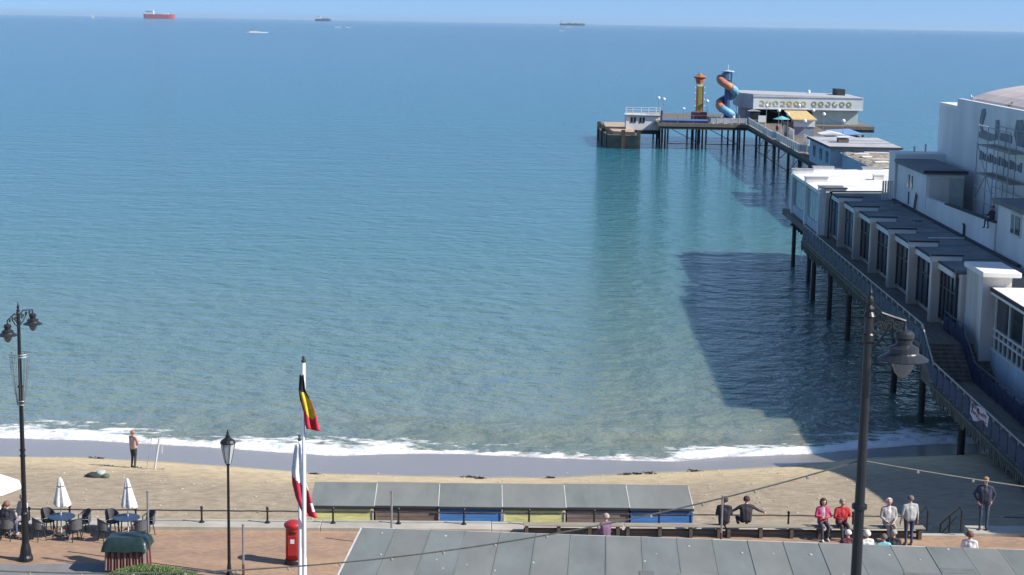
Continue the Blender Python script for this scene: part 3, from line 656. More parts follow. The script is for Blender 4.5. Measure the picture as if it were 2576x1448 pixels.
b = NB(); box(b, 42.8, 46.0, 256, 268, 4.8, 6.0); t.part('wall', b, bluep)
b = NB(); prism(b, [(42.4, 255.6), (46.4, 255.6), (46.4, 268.4), (42.4, 268.4)], lambda x, y: 6.05 + .06 * (x - 42), lambda x, y: 6.2 + .06 * (x - 42)); t.part('roof', b, M('blue_sheet_roof', (.22, .36, .60), .5, .1))
t = Pier('timber_stage', 'weathered brown timber landing stage right of the pier neck', 'landing stage', (52, 285, 0))
b = NB(); prism(b, [(47.5, 262), (52.0, 258), (53.5, 262), (53.5, 302), (47.5, 302)], 2.6, 3.5); t.part('deck', b, conc_d)
for v in (262, 268, 274, 280, 286, 292, 298):
    for u in (48, 53):
        b = NB(); tube(b, [(u, v, -2), (u, v, 3.9 + .3 * ((v * 7) % 3) / 3)], .25, 8); t.part('pile', b, M('wet_timber', (.07, .06, .045), .8, .3))

# ------------------------------------------------------------------ pier head
bb = Pier('lettered_pavilion', 'long white pier-head pavilion with yellow painted letters on its fascia', 'building', (46, 315, 4.8))
b = NB(); box(b, 46.6, 54.9, 308.6, 324, 4.81, 7.45); bb.part('wall', b, M('pale_green_render', (.50, .56, .52), .7, .08, .6, (1, 1, .3)))
b = NB(); box(b, 35.6, 46.58, 316.5, 324, 4.81, 7.45); bb.part('back_wall', b, M('dark_interior', (.03, .035, .05), .8, .3, .7))
b = NB(); box(b, 34.4, 35.55, 311, 324, 4.81, 7.45); bb.part('side_wall', b, M('grey_lilac_render', (.30, .31, .37), .7, .1))
b = NB(); box(b, 35.35, 55.5, 307.2, 307.5, 7.45, 9.7); fa = bb.part('fascia', b, white)
b = NB(); box(b, 35.3, 55.55, 307.08, 307.6, 9.702, 9.82); bb.part('fascia_cap', b, white_old, fa)
b = NB(); box(b, 35.35, 55.5, 307.12, 307.19, 7.45, 7.62); bb.part('fascia_lip', b, white, fa)
b = NB(); prism(b, [(33.4, 311.5), (35.34, 307.5), (55.5, 307.5), (55.5, 325), (33.4, 325)], 7.46, 9.55); bb.part('roof_edge', b, M('grey_lilac_cladding', (.42, .42, .46), .7, .1))
b = NB(); prism(b, [(33.3, 311.4), (35.3, 307.62), (55.55, 307.62), (55.55, 325.1), (33.3, 325.1)], 9.56, lambda x, y: 9.8 + .02 * (55 - x)); bb.part('roof', b, greyroof)
b = NB(); box(b, 52, 53.6, 316, 321, 9.8, 11.0); bb.part('roof_plant', b, felt_edge)
yl = M('painted_letter_yellow', (.50, .46, .12), .6, .25, 4); ol = M('painted_letter_olive', (.30, .30, .13), .6, .25, 4)
lx = [36.9 + i * 1.28 for i in range(7)] + [46.5 + i * 1.28 for i in range(6)]
random.seed(5)
for i, u in enumerate(lx):
    b = NB(); ra = .50; a0 = random.random() * 6; n = 18; cut = random.choice((0, 0, 4))
    o_, i_ = [], []
    for q in range(n - cut + 1):
        an = a0 + 2 * math.pi * q / n
        o_.append((u + ra * math.cos(an), 8.55 + ra * .95 * math.sin(an))); i_.append((u + ra * .5 * math.cos(an), 8.55 + ra * .5 * math.sin(an)))
    for q in range(len(o_) - 1):
        b.faces.new([b.verts.new((x, 307.16, z)) for x, z in (o_[q], o_[q+1], i_[q+1], i_[q])])
    bmesh.ops.remove_doubles(b, verts=b.verts, dist=.001); ext = bmesh.ops.extrude_face_region(b, geom=list(b.faces)); bmesh.ops.translate(b, vec=(0, .035, 0), verts=[v_ for v_ in ext['geom'] if isinstance(v_, bmesh.types.BMVert)])
    lt = bb.part('painted_letter', b, yl if i < 7 else ol)
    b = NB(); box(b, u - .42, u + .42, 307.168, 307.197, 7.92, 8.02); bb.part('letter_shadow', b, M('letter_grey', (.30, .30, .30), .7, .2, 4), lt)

hut = Pier('terrace_hut', 'white hut with dark windows and railed roof terrace at the end of the pier', 'hut', (15.5, 313, 3.0))
b = NB(); box(b, 12.2, 18.6, 312.2, 318, 2.9, 5.5); hut.part('wall', b, white)
b = NB(); box(b, 12.0, 18.7, 311.9, 318.2, 5.52, 5.72); hut.part('roof', b, white_old)
b = NB(); box(b, 12.0, 18.7, 311.84, 311.895, 5.5, 5.62); hut.part('drip_edge', b, felt_edge)
for u in (13.25, 13.85, 14.9, 15.5):
    b = NB(); box(b, u - .2, u + .2, 312.12, 312.195, 4.25, 5.25); hut.part('window', b, glass_d)
for u in (12.15, 13.4, 15.0, 16.4, 17.8, 18.55):
    b = NB(); box(b, u - .07, u + .07, 312.0, 312.14, 5.72, 7.15); hut.part('rail_post', b, white)
for z in (6.2, 6.65, 7.1):
    b = NB(); box(b, 12.1, 18.6, 312.03, 312.12, z - .05, z + .05); hut.part('rail', b, white)
b = NB(); tube(b, [(16.9, 312.1, 3.6), (17.6, 312.1, 4.6), (18.0, 312.1, 5.3)], .12, 6); hut.part('stair_string', b, white)
ls = Pier('landing_stage', 'stained concrete landing stage sticking out at the sea end of the pier', 'landing stage', (11, 315, 0))
b = NB(); prism(b, [(8.6, 304.5), (14.2, 302.5), (14.4, 335), (7.4, 335), (7.4, 320)], -2, 2.4); ls.part('base', b, conc_d)
b = NB(); prism(b, [(9.6, 305.5), (13.6, 304), (13.9, 334.5), (8.5, 334.5), (8.5, 321)], 2.402, 3.0); ls.part('slab', b, M('tan_concrete', (.46, .33, .22), .85, .12, .4))
for u, v in ((7.6, 322), (7.5, 328), (8.0, 314), (8.7, 306), (11.4, 303.3), (14.2, 303)):
    b = NB(); box(b, u - .35, u + .35, v - .35, v + .35, -2, 3.4); ls.part('fender_pile', b, M('wet_timber', (.07, .06, .045), .8, .3))
b = NB(); box(b, 14.3, 18.0, 311, 318, 2.2, 2.88); ls.part('link_deck', b, rust)
# drop tower ride
tw = Pier('drop_tower_ride', 'tall yellow fairground tower ride with orange top on the pier head', 'ride', (25.9, 313, 4.8))
b = NB(); lathe(b, [(1.5, 4.8), (1.5, 6.3), (1.35, 6.45), (.5, 6.55)], 12, (25.9, 313, 0)); tw.part('base', b, M('fair_base', (.36, .12, .10), .6, .3, 2))
b = NB(); box(b, 25.35, 26.45, 312.5, 313.5, 6.5, 11.6); tw.part('column', b, M('fair_yellow', (.58, .50, .16), .6, .2, 2))
for s_ in (-1, 1):
    b = NB(); box(b, 25.9 + s_ * .62 - .07, 25.9 + s_ * .62 + .07, 312.45, 312.6, 6.6, 11.3); tw.part('side_strip', b, M('fair_red', (.34, .06, .05), .5, .2))
    for z in (7.6, 8.8, 10, 11):
        b = NB(); ball(b, (25.9 + s_ * .85, 312.5, z), .13, 1); tw.part('lamp', b, glob)
b = NB(); box(b, 25.6, 26.2, 312.4, 312.49, 6.6, 11.2); tw.part('stripe', b, M('fair_olive', (.30, .28, .06), .5, .1))
b = NB(); box(b, 25.4, 26.4, 312.38, 312.6, 11.2, 11.7); tw.part('header', b, M('fair_cream', (.72, .70, .40), .5, .05))
b = NB(); lathe(b, [(.7, 11.7), (.85, 12.6), (1.2, 12.85), (1.25, 13.0), (.6, 13.3), (.1, 13.7)], 8, (25.9, 313, 0)); tw.part('crown', b, M('fair_orange', (.46, .16, .07), .5, .2, 3))
# spiral tube slide
sd = Pier('spiral_slide', 'orange and blue enclosed spiral tube slide with tower on the pier head', 'slide', (30.8, 309.5, 4.8))
cu, cv = 30.75, 309.6
def hx(a): return Vector((cu + 1.42 * math.cos(a), cv + 1.42 * math.sin(a), 12.75 - (a - math.pi) / (2 * math.pi) * 4.75))
sb1, sb2 = M('slide_orange', (.56, .22, .13), .5, .2, 2), M('slide_light_blue', (.17, .40, .56), .5, .2, 2)
segs = [(math.pi - .25, math.pi * 1.62, sb1), (math.pi * 1.62, math.pi * 2.35, sb2), (math.pi * 2.35, math.pi * 2.85, M('slide_navy', (.05, .08, .20), .4, .1)), (math.pi * 2.85, math.pi * 3.25, sb1), (math.pi * 3.25, math.pi * 3.85, sb2)]
for a0, a1, mm in segs:
    b = NB(); tube(b, [hx(a0 + (a1 - a0) * q / 12) for q in range(13)], .72, 12); sd.part('tube_section', b, mm, smooth=True)
    b = NB(); c0 = hx(a1); d_ = (hx(a1 + .02) - hx(a1 - .02)).normalized(); tube(b, [c0 - d_ * .07, c0 + d_ * .07], .79, 12); sd.part('flange', b, mm)
b = NB(); tube(b, [(cu, cv, 4.8), (cu, cv, 14.1)], .55, 10); sd.part('tower_core', b, M('slide_navy', (.05, .08, .20), .4, .1))
b = NB()
for q in range(4):
    a = q * math.pi / 2 + .8; tube(b, [(cu + .9 * math.cos(a), cv + .9 * math.sin(a), 11.6), (cu + .95 * math.cos(a), cv + .95 * math.sin(a), 14.2)], .07, 5)
sd.part('tower_frame', b, M('slide_navy', (.05, .08, .20), .4, .1))
b = NB(); lathe(b, [(.95, 12.6), (.98, 13.9)], 10, (cu - .2, cv, 0)); sd.part('cabin', b, M('slide_teal', (.06, .16, .26), .4, .1))
b = NB(); lathe(b, [(1.15, 14.1), (1.15, 14.25), (.3, 14.4)], 12, (cu, cv, 0)); sd.part('canopy', b, M('slide_pale', (.42, .52, .62), .5, .1))
b = NB(); tube(b, [(cu, cv, 14.3), (cu, cv, 15.3)], [.07, .04], 6); ball(b, (cu, cv, 15.3), .12); sd.part('mast', b, white)
b = NB(); box(b, cu - .9, cu + 1.6, cv - 2.6, cv - 1.2, 4.81, 5.5); sd.part('run_out', b, bluedeck)

# globe lamps: two rows along the pier, more on the head
gl = thing('globe_lamp', 'white globe lamp on a thin post', 'lamp', (0, 0, 0), 0, 'globe lamps on the pier')
b = NB(); tube(b, [(0, 0, 0), (0, 0, 3.5)], [.06, .04], 6); ob('post', b, M('lamp_green_grey', (.20, .24, .26), .5, .1), gl)
b = NB(); ball(b, (0, 0, 3.72), .30, 2); ob('globe', b, glob, gl, smooth=True)
rowl = [298.8, 281.8, 270.2, 251.3]; rowr = [301, 283.9, 272.3, 253.2]
names = ['farthest', 'second farthest', 'second nearest', 'nearest']
spots = [(36.8, v, 'globe lamp %s in the left row along the pier deck' % n) for v, n in zip(rowl, names)] + [(42.9, v, 'globe lamp %s in the right row along the pier deck' % n) for v, n in zip(rowr, names)]
spots += [(18.8, 322, 'left globe lamp of the pair above the white terrace hut'), (19.5, 317, 'right globe lamp of the pair above the white terrace hut'), (27.3, 312, 'globe lamp between the yellow tower ride and the slide'), (22.5, 306.2, 'low globe lamp over the blue ride platform'), (33.6, 320, 'globe lamp left of the lettered pavilion roof'), (47.5, 321, 'globe lamp standing behind the lettered fascia')]
first = True
for u, v, lb in spots:
    o = gl if first else dup(gl, (0, 0, 0)); first = False
    o.location = P(u, v, 4.8); o['label'] = lb
    if 'low globe' in lb: o.scale = (1, 1, .68)
    if 'behind the lettered' in lb: o.scale = (1, 1, 1.45)
for row, u in ((rowl, 36.8), (rowr, 42.9)):
    t = Pier('light_cable', 'thin cable sagging between the %s row of globe lamps' % ('left' if u < 40 else 'right'), 'cable', (u, 275, 8.2))
    q = [306] + row + [238]
    for a, c in zip(q, q[1:]):
        b = NB(); tube(b, [(u, a + (c - a) * f, 8.25 - 1.2 * f * (1 - f)) for f in [i / 8 for i in range(9)]], .022, 4); t.part('span', b, grey_iron)

# ------------------------------------------------------------------ foreground roof, beach huts, railing, benches
sf = thing('seafront_shelter', 'wide low building in the foreground with grey felt strip roof', 'building', (5.24, 41.70, 4.2), -.056)
b = NB(); box(b, -9.7, 24.5, -6, 5.3, 0, 2.95); ob('wall', b, white, sf)
random.seed(11); x = -9.95; i = 0
while x < 24.5:
    wd = 1.05
    b = NB(); dz = random.uniform(-.006, .006)
    prism(b, [(x, -6.3), (x + wd - .0015, -6.3), (x + wd - .0015, 5.68), (x, 5.68)], 3.0, lambda X, Y: 3.20 + dz)
    # lapped seam along the right side of each strip
    bar(b, (x + wd - .02, -6.3, 3.203), (x + wd - .02, 5.69, 3.203), .035, .016)
    ob('roof_sheet', b, felt if i % 2 else felt_b, sf); x += wd; i += 1
random.seed(33)
for k in range(7):
    px0, py0, pw, ph = random.uniform(-8, 18), random.uniform(1.0, 4.6), random.uniform(.4, 1.1), random.uniform(.3, .8)
    b = NB(); prism(b, [(px0, py0), (px0 + pw, py0 + random.uniform(-.04, .04)), (px0 + pw, py0 + ph), (px0 + random.uniform(-.03, .03), py0 + ph)], 3.19, 3.2145); ob('felt_patch', b, M('patch_felt%d' % (k % 2), ((.165, .172, .168), (.225, .228, .215))[k % 2], .95, .12, 2, bump=.4, bscale=60, fine=.15, spec=.1), sf)
b = NB()
for k in range(46):
    cx, cy, r_ = random.uniform(-9.5, 20), random.uniform(.5, 5.5), random.uniform(.015, .05)
    lathe(b, [(r_, 3.2), (r_ * .8, 3.219), (.004, 3.2195)], 7, (cx, cy, 0))
o = ob('bird_droppings', b, M('bird_lime', (.55, .54, .50), .9, .2, 6), sf); o['kind'] = 'stuff'
b = NB(); box(b, -9.98, 24.6, 5.685, 5.74, 2.9, 3.19); ob('fascia', b, white_old, sf)
b = NB(); box(b, -10.02, -9.96, -6.3, 5.74, 2.9, 3.19); ob('fascia', b, white_old, sf)

hc = [('yellow', (.74, .71, .30)), ('brown', (.23, .165, .135)), ('blue', (.07, .22, .52)), ('yellow', (.72, .69, .30)), ('brown', (.23, .175, .15)), ('blue', (.065, .21, .52))]
plank_me = None
b = NB(); box(b, 0, 2.30, -.012, .012, 0, .145); plank_me = finish(b, 'plank', bevel=.004)
huts_lab = ['yellow beach hut at the left end of the row, next to the flagpole', 'brown beach hut between the left yellow hut and the left blue hut', 'blue beach hut between two huts in the left half of the row', 'yellow beach hut in the middle of the row right of a blue hut', 'brown beach hut second from the right end of the row', 'blue beach hut at the right end of the row']
for i, (nm, c) in enumerate(hc):
    x0 = -7.5 + 2.432 * i; y0 = 60.42 + .028 * (x0 + 7.5) + (.06 if i in (1, 4) else 0)
    t = thing('beach_hut', huts_lab[i], 'beach hut', (x0, y0, 2.7), math.atan(.02), 'beach huts on the sand')
    pm = M('hut_paint_' + nm + str(i), c, .7, .18, 3, (.4, 1, 3), .2, 18)
    b = NB(); prism(b, [(.02, .12), (2.38, .12), (2.38, 1.9), (.02, 1.9)], -.4, lambda X, Y: 1.52 + .17 * (Y - .12)); ob('carcass', b, pm, t)
    for k in range(10):
        me = plank_me if i == 0 else None
        o = ob('plank', plank_me.copy() if k == 0 else pl_me, pm, t, loc=(.05, .10 + .004 * ((k * 7 + i) % 3), -.05 + k * .15))
        if k == 0: pl_me = o.data; pl_me.materials.clear(); pl_me.materials.append(pm)
    for xx in (.02, 2.34):
        b = NB(); box(b, xx, xx + .05, .06, .10, -.2, 1.44); ob('corner_trim', b, pm if i % 3 else white_old, t)
    b = NB(); rp = [(-.03, .03), (2.42, .03), (2.42, 2.0), (-.03, 2.0)]
    prism(b, rp, lambda X, Y: 1.54 + .185 * Y, lambda X, Y: 1.59 + .185 * Y); rf = ob('roof', b, felt_b if i % 2 == 0 else felt, t)
    b = NB(); box(b, -.03, 2.42, .0, .028, 1.50, 1.585); ob('eave_board', b, felt_edge, t)
    b = NB(); prism(b, [(2.395, .04), (2.425, .04), (2.425, 1.9), (2.395, 1.9)], lambda X, Y: 1.591 + .185 * Y, lambda X, Y: 1.60 + .185 * Y); ob('edge_trim', b, white_old, rf)

rl = thing('promenade_railing', 'low dark railing with round topped posts along the sea wall', 'railing', (0, EDGE(0) + .5, 4.335), math.atan(.028), None)
b = NB(); lathe(b, [(.10, 0), (.10, .03), (.05, .07), (.038, .12), (.034, .40), (.05, .42), (.05, .47), (.03, .49), (.055, .54), (.055, .58), (.02, .62)], 10); post_me = finish(b, 'post')
k = 0; px_ = []
x = -20.7
while x < 24:
    if not (15.3 < x < 17.9): ob('post', post_me, black, rl, loc=(x, 0, 0)); px_.append(x)
    x += 2.385
for a, c in ((-23, 15.0), (18.15, 26)):
    b = NB(); n = int((c - a) / .3); tube(b, [(a + (c - a) * i / n, .01 * math.sin(i * 2.1), .445 + .006 * math.sin(i * 1.7)) for i in range(n + 1)], .026, 6); ob('rail', b, M('railing_iron', (.05, .048, .05), .5, .5, 5, col2=(.02, .02, .022)), rl)
sr = thing('step_handrails', 'pair of dark sloping handrails at the steps down to the beach', 'handrail', (15.35, EDGE(15) + .5, 4.35), math.atan(.028))
for x in (0.0, 1.25):
    b = NB(); tube(b, [(x, -.3, .0), (x, -.3, .75), (x, 0, .8), (x, 2.2, -.5), (x, 2.3, -1.6)], .035, 6); ob('handrail', b, black, sr)
    b = NB(); tube(b, [(x, -.25, .35), (x, .3, .35), (x, 2.2, -.95)], .025, 6); ob('lower_rail', b, black, sr)
    b = NB(); tube(b, [(x, 1.1, -1.2), (x, 1.1, .15)], .03, 6); ob('baluster', b, black, sr)

bl = ['wooden bench farthest left, behind the foreground roof and the seated person in purple', 'wooden bench in front of the blue end beach hut, near the pair in dark clothes', 'wooden bench where the woman in pink and man in red sit', 'wooden bench at the right end beside the beach steps']
for i in range(4):
    x0 = .55 + i * 3.66; t = thing('promenade_bench', bl[i], 'bench', (x0, EDGE(x0) - .30, 4.2), math.atan(.028), 'wooden benches along the sea wall')
    for k in range(3):
        b = NB(); box(b, 0, 3.6, -.2 + k * .135, -.2 + k * .135 + .12, .40, .44); ob('seat_slat', b, bench_w, t, bevel=.006)
    b = NB(); box(b, 0.02, 3.58, .05, .10, .18, .26); ob('stretcher', b, M('dark_bench_timber', (.10, .085, .07), .8, .2, 4), t)
    for x in (.12, 1.28, 2.40, 3.42):
        b = NB(); box(b, x - .06, x + .06, -.17, .15, 0, .398); ob('leg', b, M('dark_bench_timber', (.10, .085, .07), .8, .2, 4), t)

# ------------------------------------------------------------------ lamp posts
shade_m = M('lamp_shade_grey', (.022, .025, .03), .42, .15, 3, spec=.5)
def glassmat(name, c, t=.65):
    if name in MATS: return MATS[name]
    m_ = M(name, c, .25, .05, 3, trans=t); return m_
def lantern(par, c, sm=True):
    b = NB(); lathe(b, [(.315, 0), (.32, .012), (.26, .05), (.20, .085), (.19, .10), (.19, .16), (.135, .185), (.10, .20), (.105, .26), (.125, .29), (.125, .34), (.09, .37), (.03, .385), (.022, .44)], 20, c); ob('lamp_shade', b, shade_m, par, smooth=False)
    b = NB(); lathe(b, [(.004, -.235), (.05, -.22), (.10, -.16), (.135, -.07), (.148, -.002)], 18, c); ob('bowl', b, glassmat('lamp_bowl_glass', (.26, .24, .215), .35), par, smooth=True)
def scroll(par, a, c, nm='scroll_bracket'):
    """openwork curled bracket from pole point a to lantern point c"""
    a, c = Vector(a), Vector(c); d = c - a; h = Vector((d.x, d.y, 0)); L = h.length; h.normalize(); b = NB()
    tube(b, [a + Vector((0, 0, .12)), a + h * L * .3 + Vector((0, 0, .26)), a + h * L * .7 + Vector((0, 0, .20)), c + Vector((0, 0, .06)), c - Vector((0, 0, .05))], .022, 6); ob('arm', b, black, par)
    for s0, r_, z_ in ((.22, .10, .06), (.5, .085, .10), (.76, .065, .10)):
        b = NB(); cc = a + h * L * s0 + Vector((0, 0, z_)); tube(b, [cc + h * (r_ * (1 - q / 22) * math.cos(q * .55)) + Vector((0, 0, r_ * (1 - q / 22) * math.sin(q * .55))) for q in range(16)], .016, 5); ob(nm, b, black, par)
    b = NB(); tube(b, [a - Vector((0, 0, .22)), a + h * L * .28 - Vector((0, 0, .10)), a + h * L * .55 + Vector((0, 0, .10))], .018, 6); ob('stay', b, black, par)
def big_lamp(label, loc, arms, basket=False, H=8.92):
    t = thing('lamp_post', label, 'street lamp', loc)
    b = NB(); lathe(b, [(.24, 0), (.24, .12), (.20, .2), (.17, .42), (.125, .6), (.115, .7), (.115, 1.55), (.135, 1.6), (.135, 1.66), (.105, 1.7), (.105, 1.78), (.12, 1.82)], 16); ob('base', b, black, t)
    b = NB(); lathe(b, [(.085, 1.78), (.075, 4.2), (.06, 7.0), (.055, H - .75), (.075, H - .72), (.075, H - .64), (.06, H - .62), (.06, H - .42), (.08, H - .40), (.05, H - .34)], 14); ob('pole', b, black, t)
    for z in (3.62, 3.82, 6.0): b = NB(); lathe(b, [(.085, z), (.10, z + .01), (.10, z + .06), (.085, z + .07)], 14); ob('collar', b, black, t)
    b = NB(); lathe(b, [(.05, H - .36), (.065, H - .30), (.03, H - .26), (.045, H - .21), (.045, H - .17), (.018, H - .14), (.03, H - .10), (.014, H - .06), (.004, H)], 12); ob('finial', b, black, t)
    for dx, dy in arms:
        scroll(t, (dx * .06, dy * .06, H - .62), (dx, dy, H - .52)); lantern(t, (dx, dy, H - .96))
    if basket:
        b = NB()
        for k in range(14):
            a = 2 * math.pi * k / 14; tube(b, [(.34 * math.cos(a), .34 * math.sin(a), 7.16), (.25 * math.cos(a), .25 * math.sin(a), 6.3), (.12 * math.cos(a), .12 * math.sin(a), 5.42)], .007, 4)
        ob('basket_wires', b, M('wire_grey', (.14, .14, .14), .5, .1), t)
        for z, r_ in ((7.16, .34), (7.08, .335), (5.55, .14), (5.42, .12)):
            b = NB(); tube(b, [(r_ * math.cos(2*math.pi*k/20), r_ * math.sin(2*math.pi*k/20), z) for k in range(21)], .014, 5); ob('basket_hoop', b, galv, t)
    return t
big_lamp('tall black twin-armed lamp post with wire basket beside the cafe tables', (-16.34, 53.8, 4.2), [(-.05, -1.03), (.17, 1.03)], True)
big_lamp('tall dark lamp post close by with one hanging lantern, in front of the pier', (4.51, 20.5, 10.4), [(.46, .02)])
big_lamp('black single-armed lamp post carrying the light string, beyond the left edge', (-15.5, 20.3, 10.4), [(.46, .02)])
big_lamp('black single-armed lamp post carrying the light string, beyond the right edge', (22.5, 20.7, 10.4), [(.46, .02)])
t = thing('lantern_post', 'slender black post with a tapered white glass lantern near the red pillar box', 'street lamp', (-9.18, 52.3, 4.2))
b = NB(); lathe(b, [(.13, 0), (.13, .1), (.08, .25), (.06, .5), (.055, .52), (.045, 2.5), (.04, 3.85), (.07, 3.88), (.07, 3.92)], 12); ob('pole', b, black, t)
b = NB(); lathe(b, [(.09, 3.92), (.225, 4.56), (.235, 4.6)], 6); ob('glass', b, glassmat('lantern_glass', (.75, .74, .70), .5), t)
b = NB()
for k in range(6):
    a = 2 * math.pi * k / 6; tube(b, [(.092 * math.cos(a), .092 * math.sin(a), 3.92), (.238 * math.cos(a), .238 * math.sin(a), 4.6)], .011, 4)
ob('glazing_bars', b, black, t)
b = NB(); lathe(b, [(.25, 4.6), (.26, 4.63), (.20, 4.71), (.10, 4.78), (.07, 4.80), (.08, 4.86), (.04, 4.9), (.05, 4.94), (.01, 5.06)], 12); ob('canopy', b, black, t)

# light strings slung between the tall posts
def string(label, pts, n=40):
    t = thing('light_string', label, 'string lights', pts[0], 0, 'light strings slung over the terrace'); o = Vector(pts[0]); V = [Vector(p_) - o for p_ in pts]
    b = NB(); tube(b, V, .011, 5); ob('cable', b, M('cable_grey', (.12, .115, .10), .6, .2, 6), t)
    b = NB(); lathe(b, [(.006, -.045), (.02, -.035), (.02, -.015), (.012, 0)], 6); me = finish(b, 'bulb')
    for i in range(2, len(V) - 1, 2): ob('bulb', me, M('bulb_glass', (.30, .28, .22), .3, .1), t, loc=V[i])
def cat(a, c, sag, n):
    a, c = Vector(a), Vector(c); return [a + (c - a) * (i / n) - Vector((0, 0, sag * 4 * (i / n) * (1 - i / n))) for i in range(n + 1)]
string('sagging string of small bulbs crossing the foreground left of the tall lamp', cat((4.49, 20.5, 17.04), (-15.45, 20.3, 17.0), 1.62, 60))
string('sagging string of small bulbs running right from the tall lamp', cat((4.52, 20.5, 17.04), (22.4, 20.7, 17.0), .75, 50))

# ------------------------------------------------------------------ flagpoles and flags
def flagpole(label, loc, h, r=.06):
    t = thing('flagpole', label, 'flagpole', loc)
    b = NB(); lathe(b, [(r * 1.5, 0), (r * 1.5, .25), (r * 1.1, .3), (r, 1.5), (r * .72, h - .2)], 14); ob('pole', b, M('white_gloss', (.80, .80, .79), .35, .03), t, smooth=True)
    b = NB(); lathe(b, [(r * .75, h - .2), (r * 1.1, h - .17), (r * 1.1, h - .12), (r * .4, h - .10), (r * .85, h - .05), (r * .6, h), (r * .1, h + .02)], 12); ob('truck', b, grey_iron, t)
    b = NB(); tube(b, [(r * 1.05, -r * .6, 1.2), (r * .95, -r * .6, h - .3)], .006, 4); ob('halyard', b, M('rope', (.5, .48, .42), .8), t)
    return t
flagpole('taller white flagpole flying the black, yellow and red flag', (-6.53, 51.0, 4.2), 7.8, .072)
flagpole('shorter white flagpole just behind, flying the white and red flag', (-6.80, 52.0, 4.2), 5.0, .06)
def flag(name, label, loc, outline, zone, mats, group=None):
    """drooping cloth; outline: list of (z, xleft, xright) top to bottom; pleated in depth"""
    bm = NB(); n = 12; m_ = 34; g_ = []
    zs = [o_[0] for o_ in outline]
    def at_(z):
        for (z0, a0, b0), (z1, a1, b1) in zip(outline, outline[1:]):
            if z0 >= z >= z1:
                f = (z0 - z) / (z0 - z1) if z0 != z1 else 0; return a0 + (a1 - a0) * f, b0 + (b1 - b0) * f
        return outline[-1][1:]
    for j in range(m_ + 1):
        f = j / m_; row = []
        for i in range(n + 1):
            s_ = i / n; zt = zs[0] + (zs[-1] - zs[0]) * f
            l_, r_ = at_(zt); x = l_ + (r_ - l_) * s_
            y = .07 * math.sin(s_ * 9.5 + f * 3.2) * (.3 + .7 * f) + .03 * math.sin(f * 11 + s_ * 3) - .08
            row.append(bm.verts.new((x, y, zt - .10 * s_ * f + .02 * math.sin(s_ * 9))))
        g_.append(row)
    for j in range(m_):
        for i in range(n):
            fc = bm.faces.new([g_[j][i], g_[j][i+1], g_[j+1][i+1], g_[j+1][i]]); fc.material_index = zone((i + .5) / n, (j + .5) / m_)
    me = finish(bm, name, True)
    for q in mats: me.materials.append(q)
    o = bpy.data.objects.new(name, me); COL.objects.link(o); o.location = loc
    sm_ = o.modifiers.new('cloth_thickness', 'SOLIDIFY'); sm_.thickness = .006
    return props(o, label, 'flag', group)
def zA(s_, f):
    if f < .30 - .02 * s_: return 0
    e = ((s_ - (.25 + .45 * f)) / .45) ** 2 + ((f - .52) / .27) ** 2
    if e < 1 and s_ > .15: return 1
    return 0 if f < .5 - .1 * s_ else 2
flag('flag', 'drooping black, yellow and red flag high on the taller flagpole', (-6.53, 50.95, 4.2), [(7.22, -.12, .02), (6.75, -.15, .08), (6.4, -.10, .26), (6.0, .0, .42), (5.72, .04, .48), (5.50, .10, .54)], zA, [cloth((.015, .015, .018)), cloth((.72, .50, .03)), cloth((.55, .03, .05))])
def zB(s_, f): return 0 if f < .44 + .18 * s_ - (.0 if f < .9 else 1) or (s_ > .82 and .80 < f < .92) else 1
flag('flag', 'drooping white and red flag low on the shorter flagpole', (-6.80, 51.88, 4.2), [(4.74, -.14, .06), (4.3, -.19, .10), (3.85, -.24, .14), (3.4, -.22, .28), (2.95, -.12, .42), (2.55, .06, .52), (2.36, .20, .60)], zB, [cloth((.74, .74, .73)), cloth((.50, .03, .06))])

# ------------------------------------------------------------------ pillar box
t = thing('pillar_box', 'red cylindrical post box on the promenade beside the flagpoles', 'post box', (-7.28, 53.95, 4.2))
b = NB(); lathe(b, [(.29, 0), (.29, .14), (.275, .17)], 24); ob('plinth', b, black, t)
b = NB(); lathe(b, [(.262, .17), (.262, 1.28), (.27, 1.30)], 24); bd = ob('body', b, redp, t, smooth=True)
b = NB(); lathe(b, [(.30, 1.30), (.315, 1.33), (.315, 1.40), (.28, 1.44), (.18, 1.50), (.03, 1.53)], 24); ob('cap', b, redp, t)
b = NB(); box(b, -.12, .12, -.275, -.25, 1.12, 1.16); ob('slot', b, black, t)
b = NB(); box(b, -.16, .16, -.272, -.22, .35, 1.05); dr = ob('door', b, redp, t, bevel=.01)
b = NB(); box(b, -.07, .07, -.279, -.268, .78, .93); ob('notice_plate', b, white, dr)

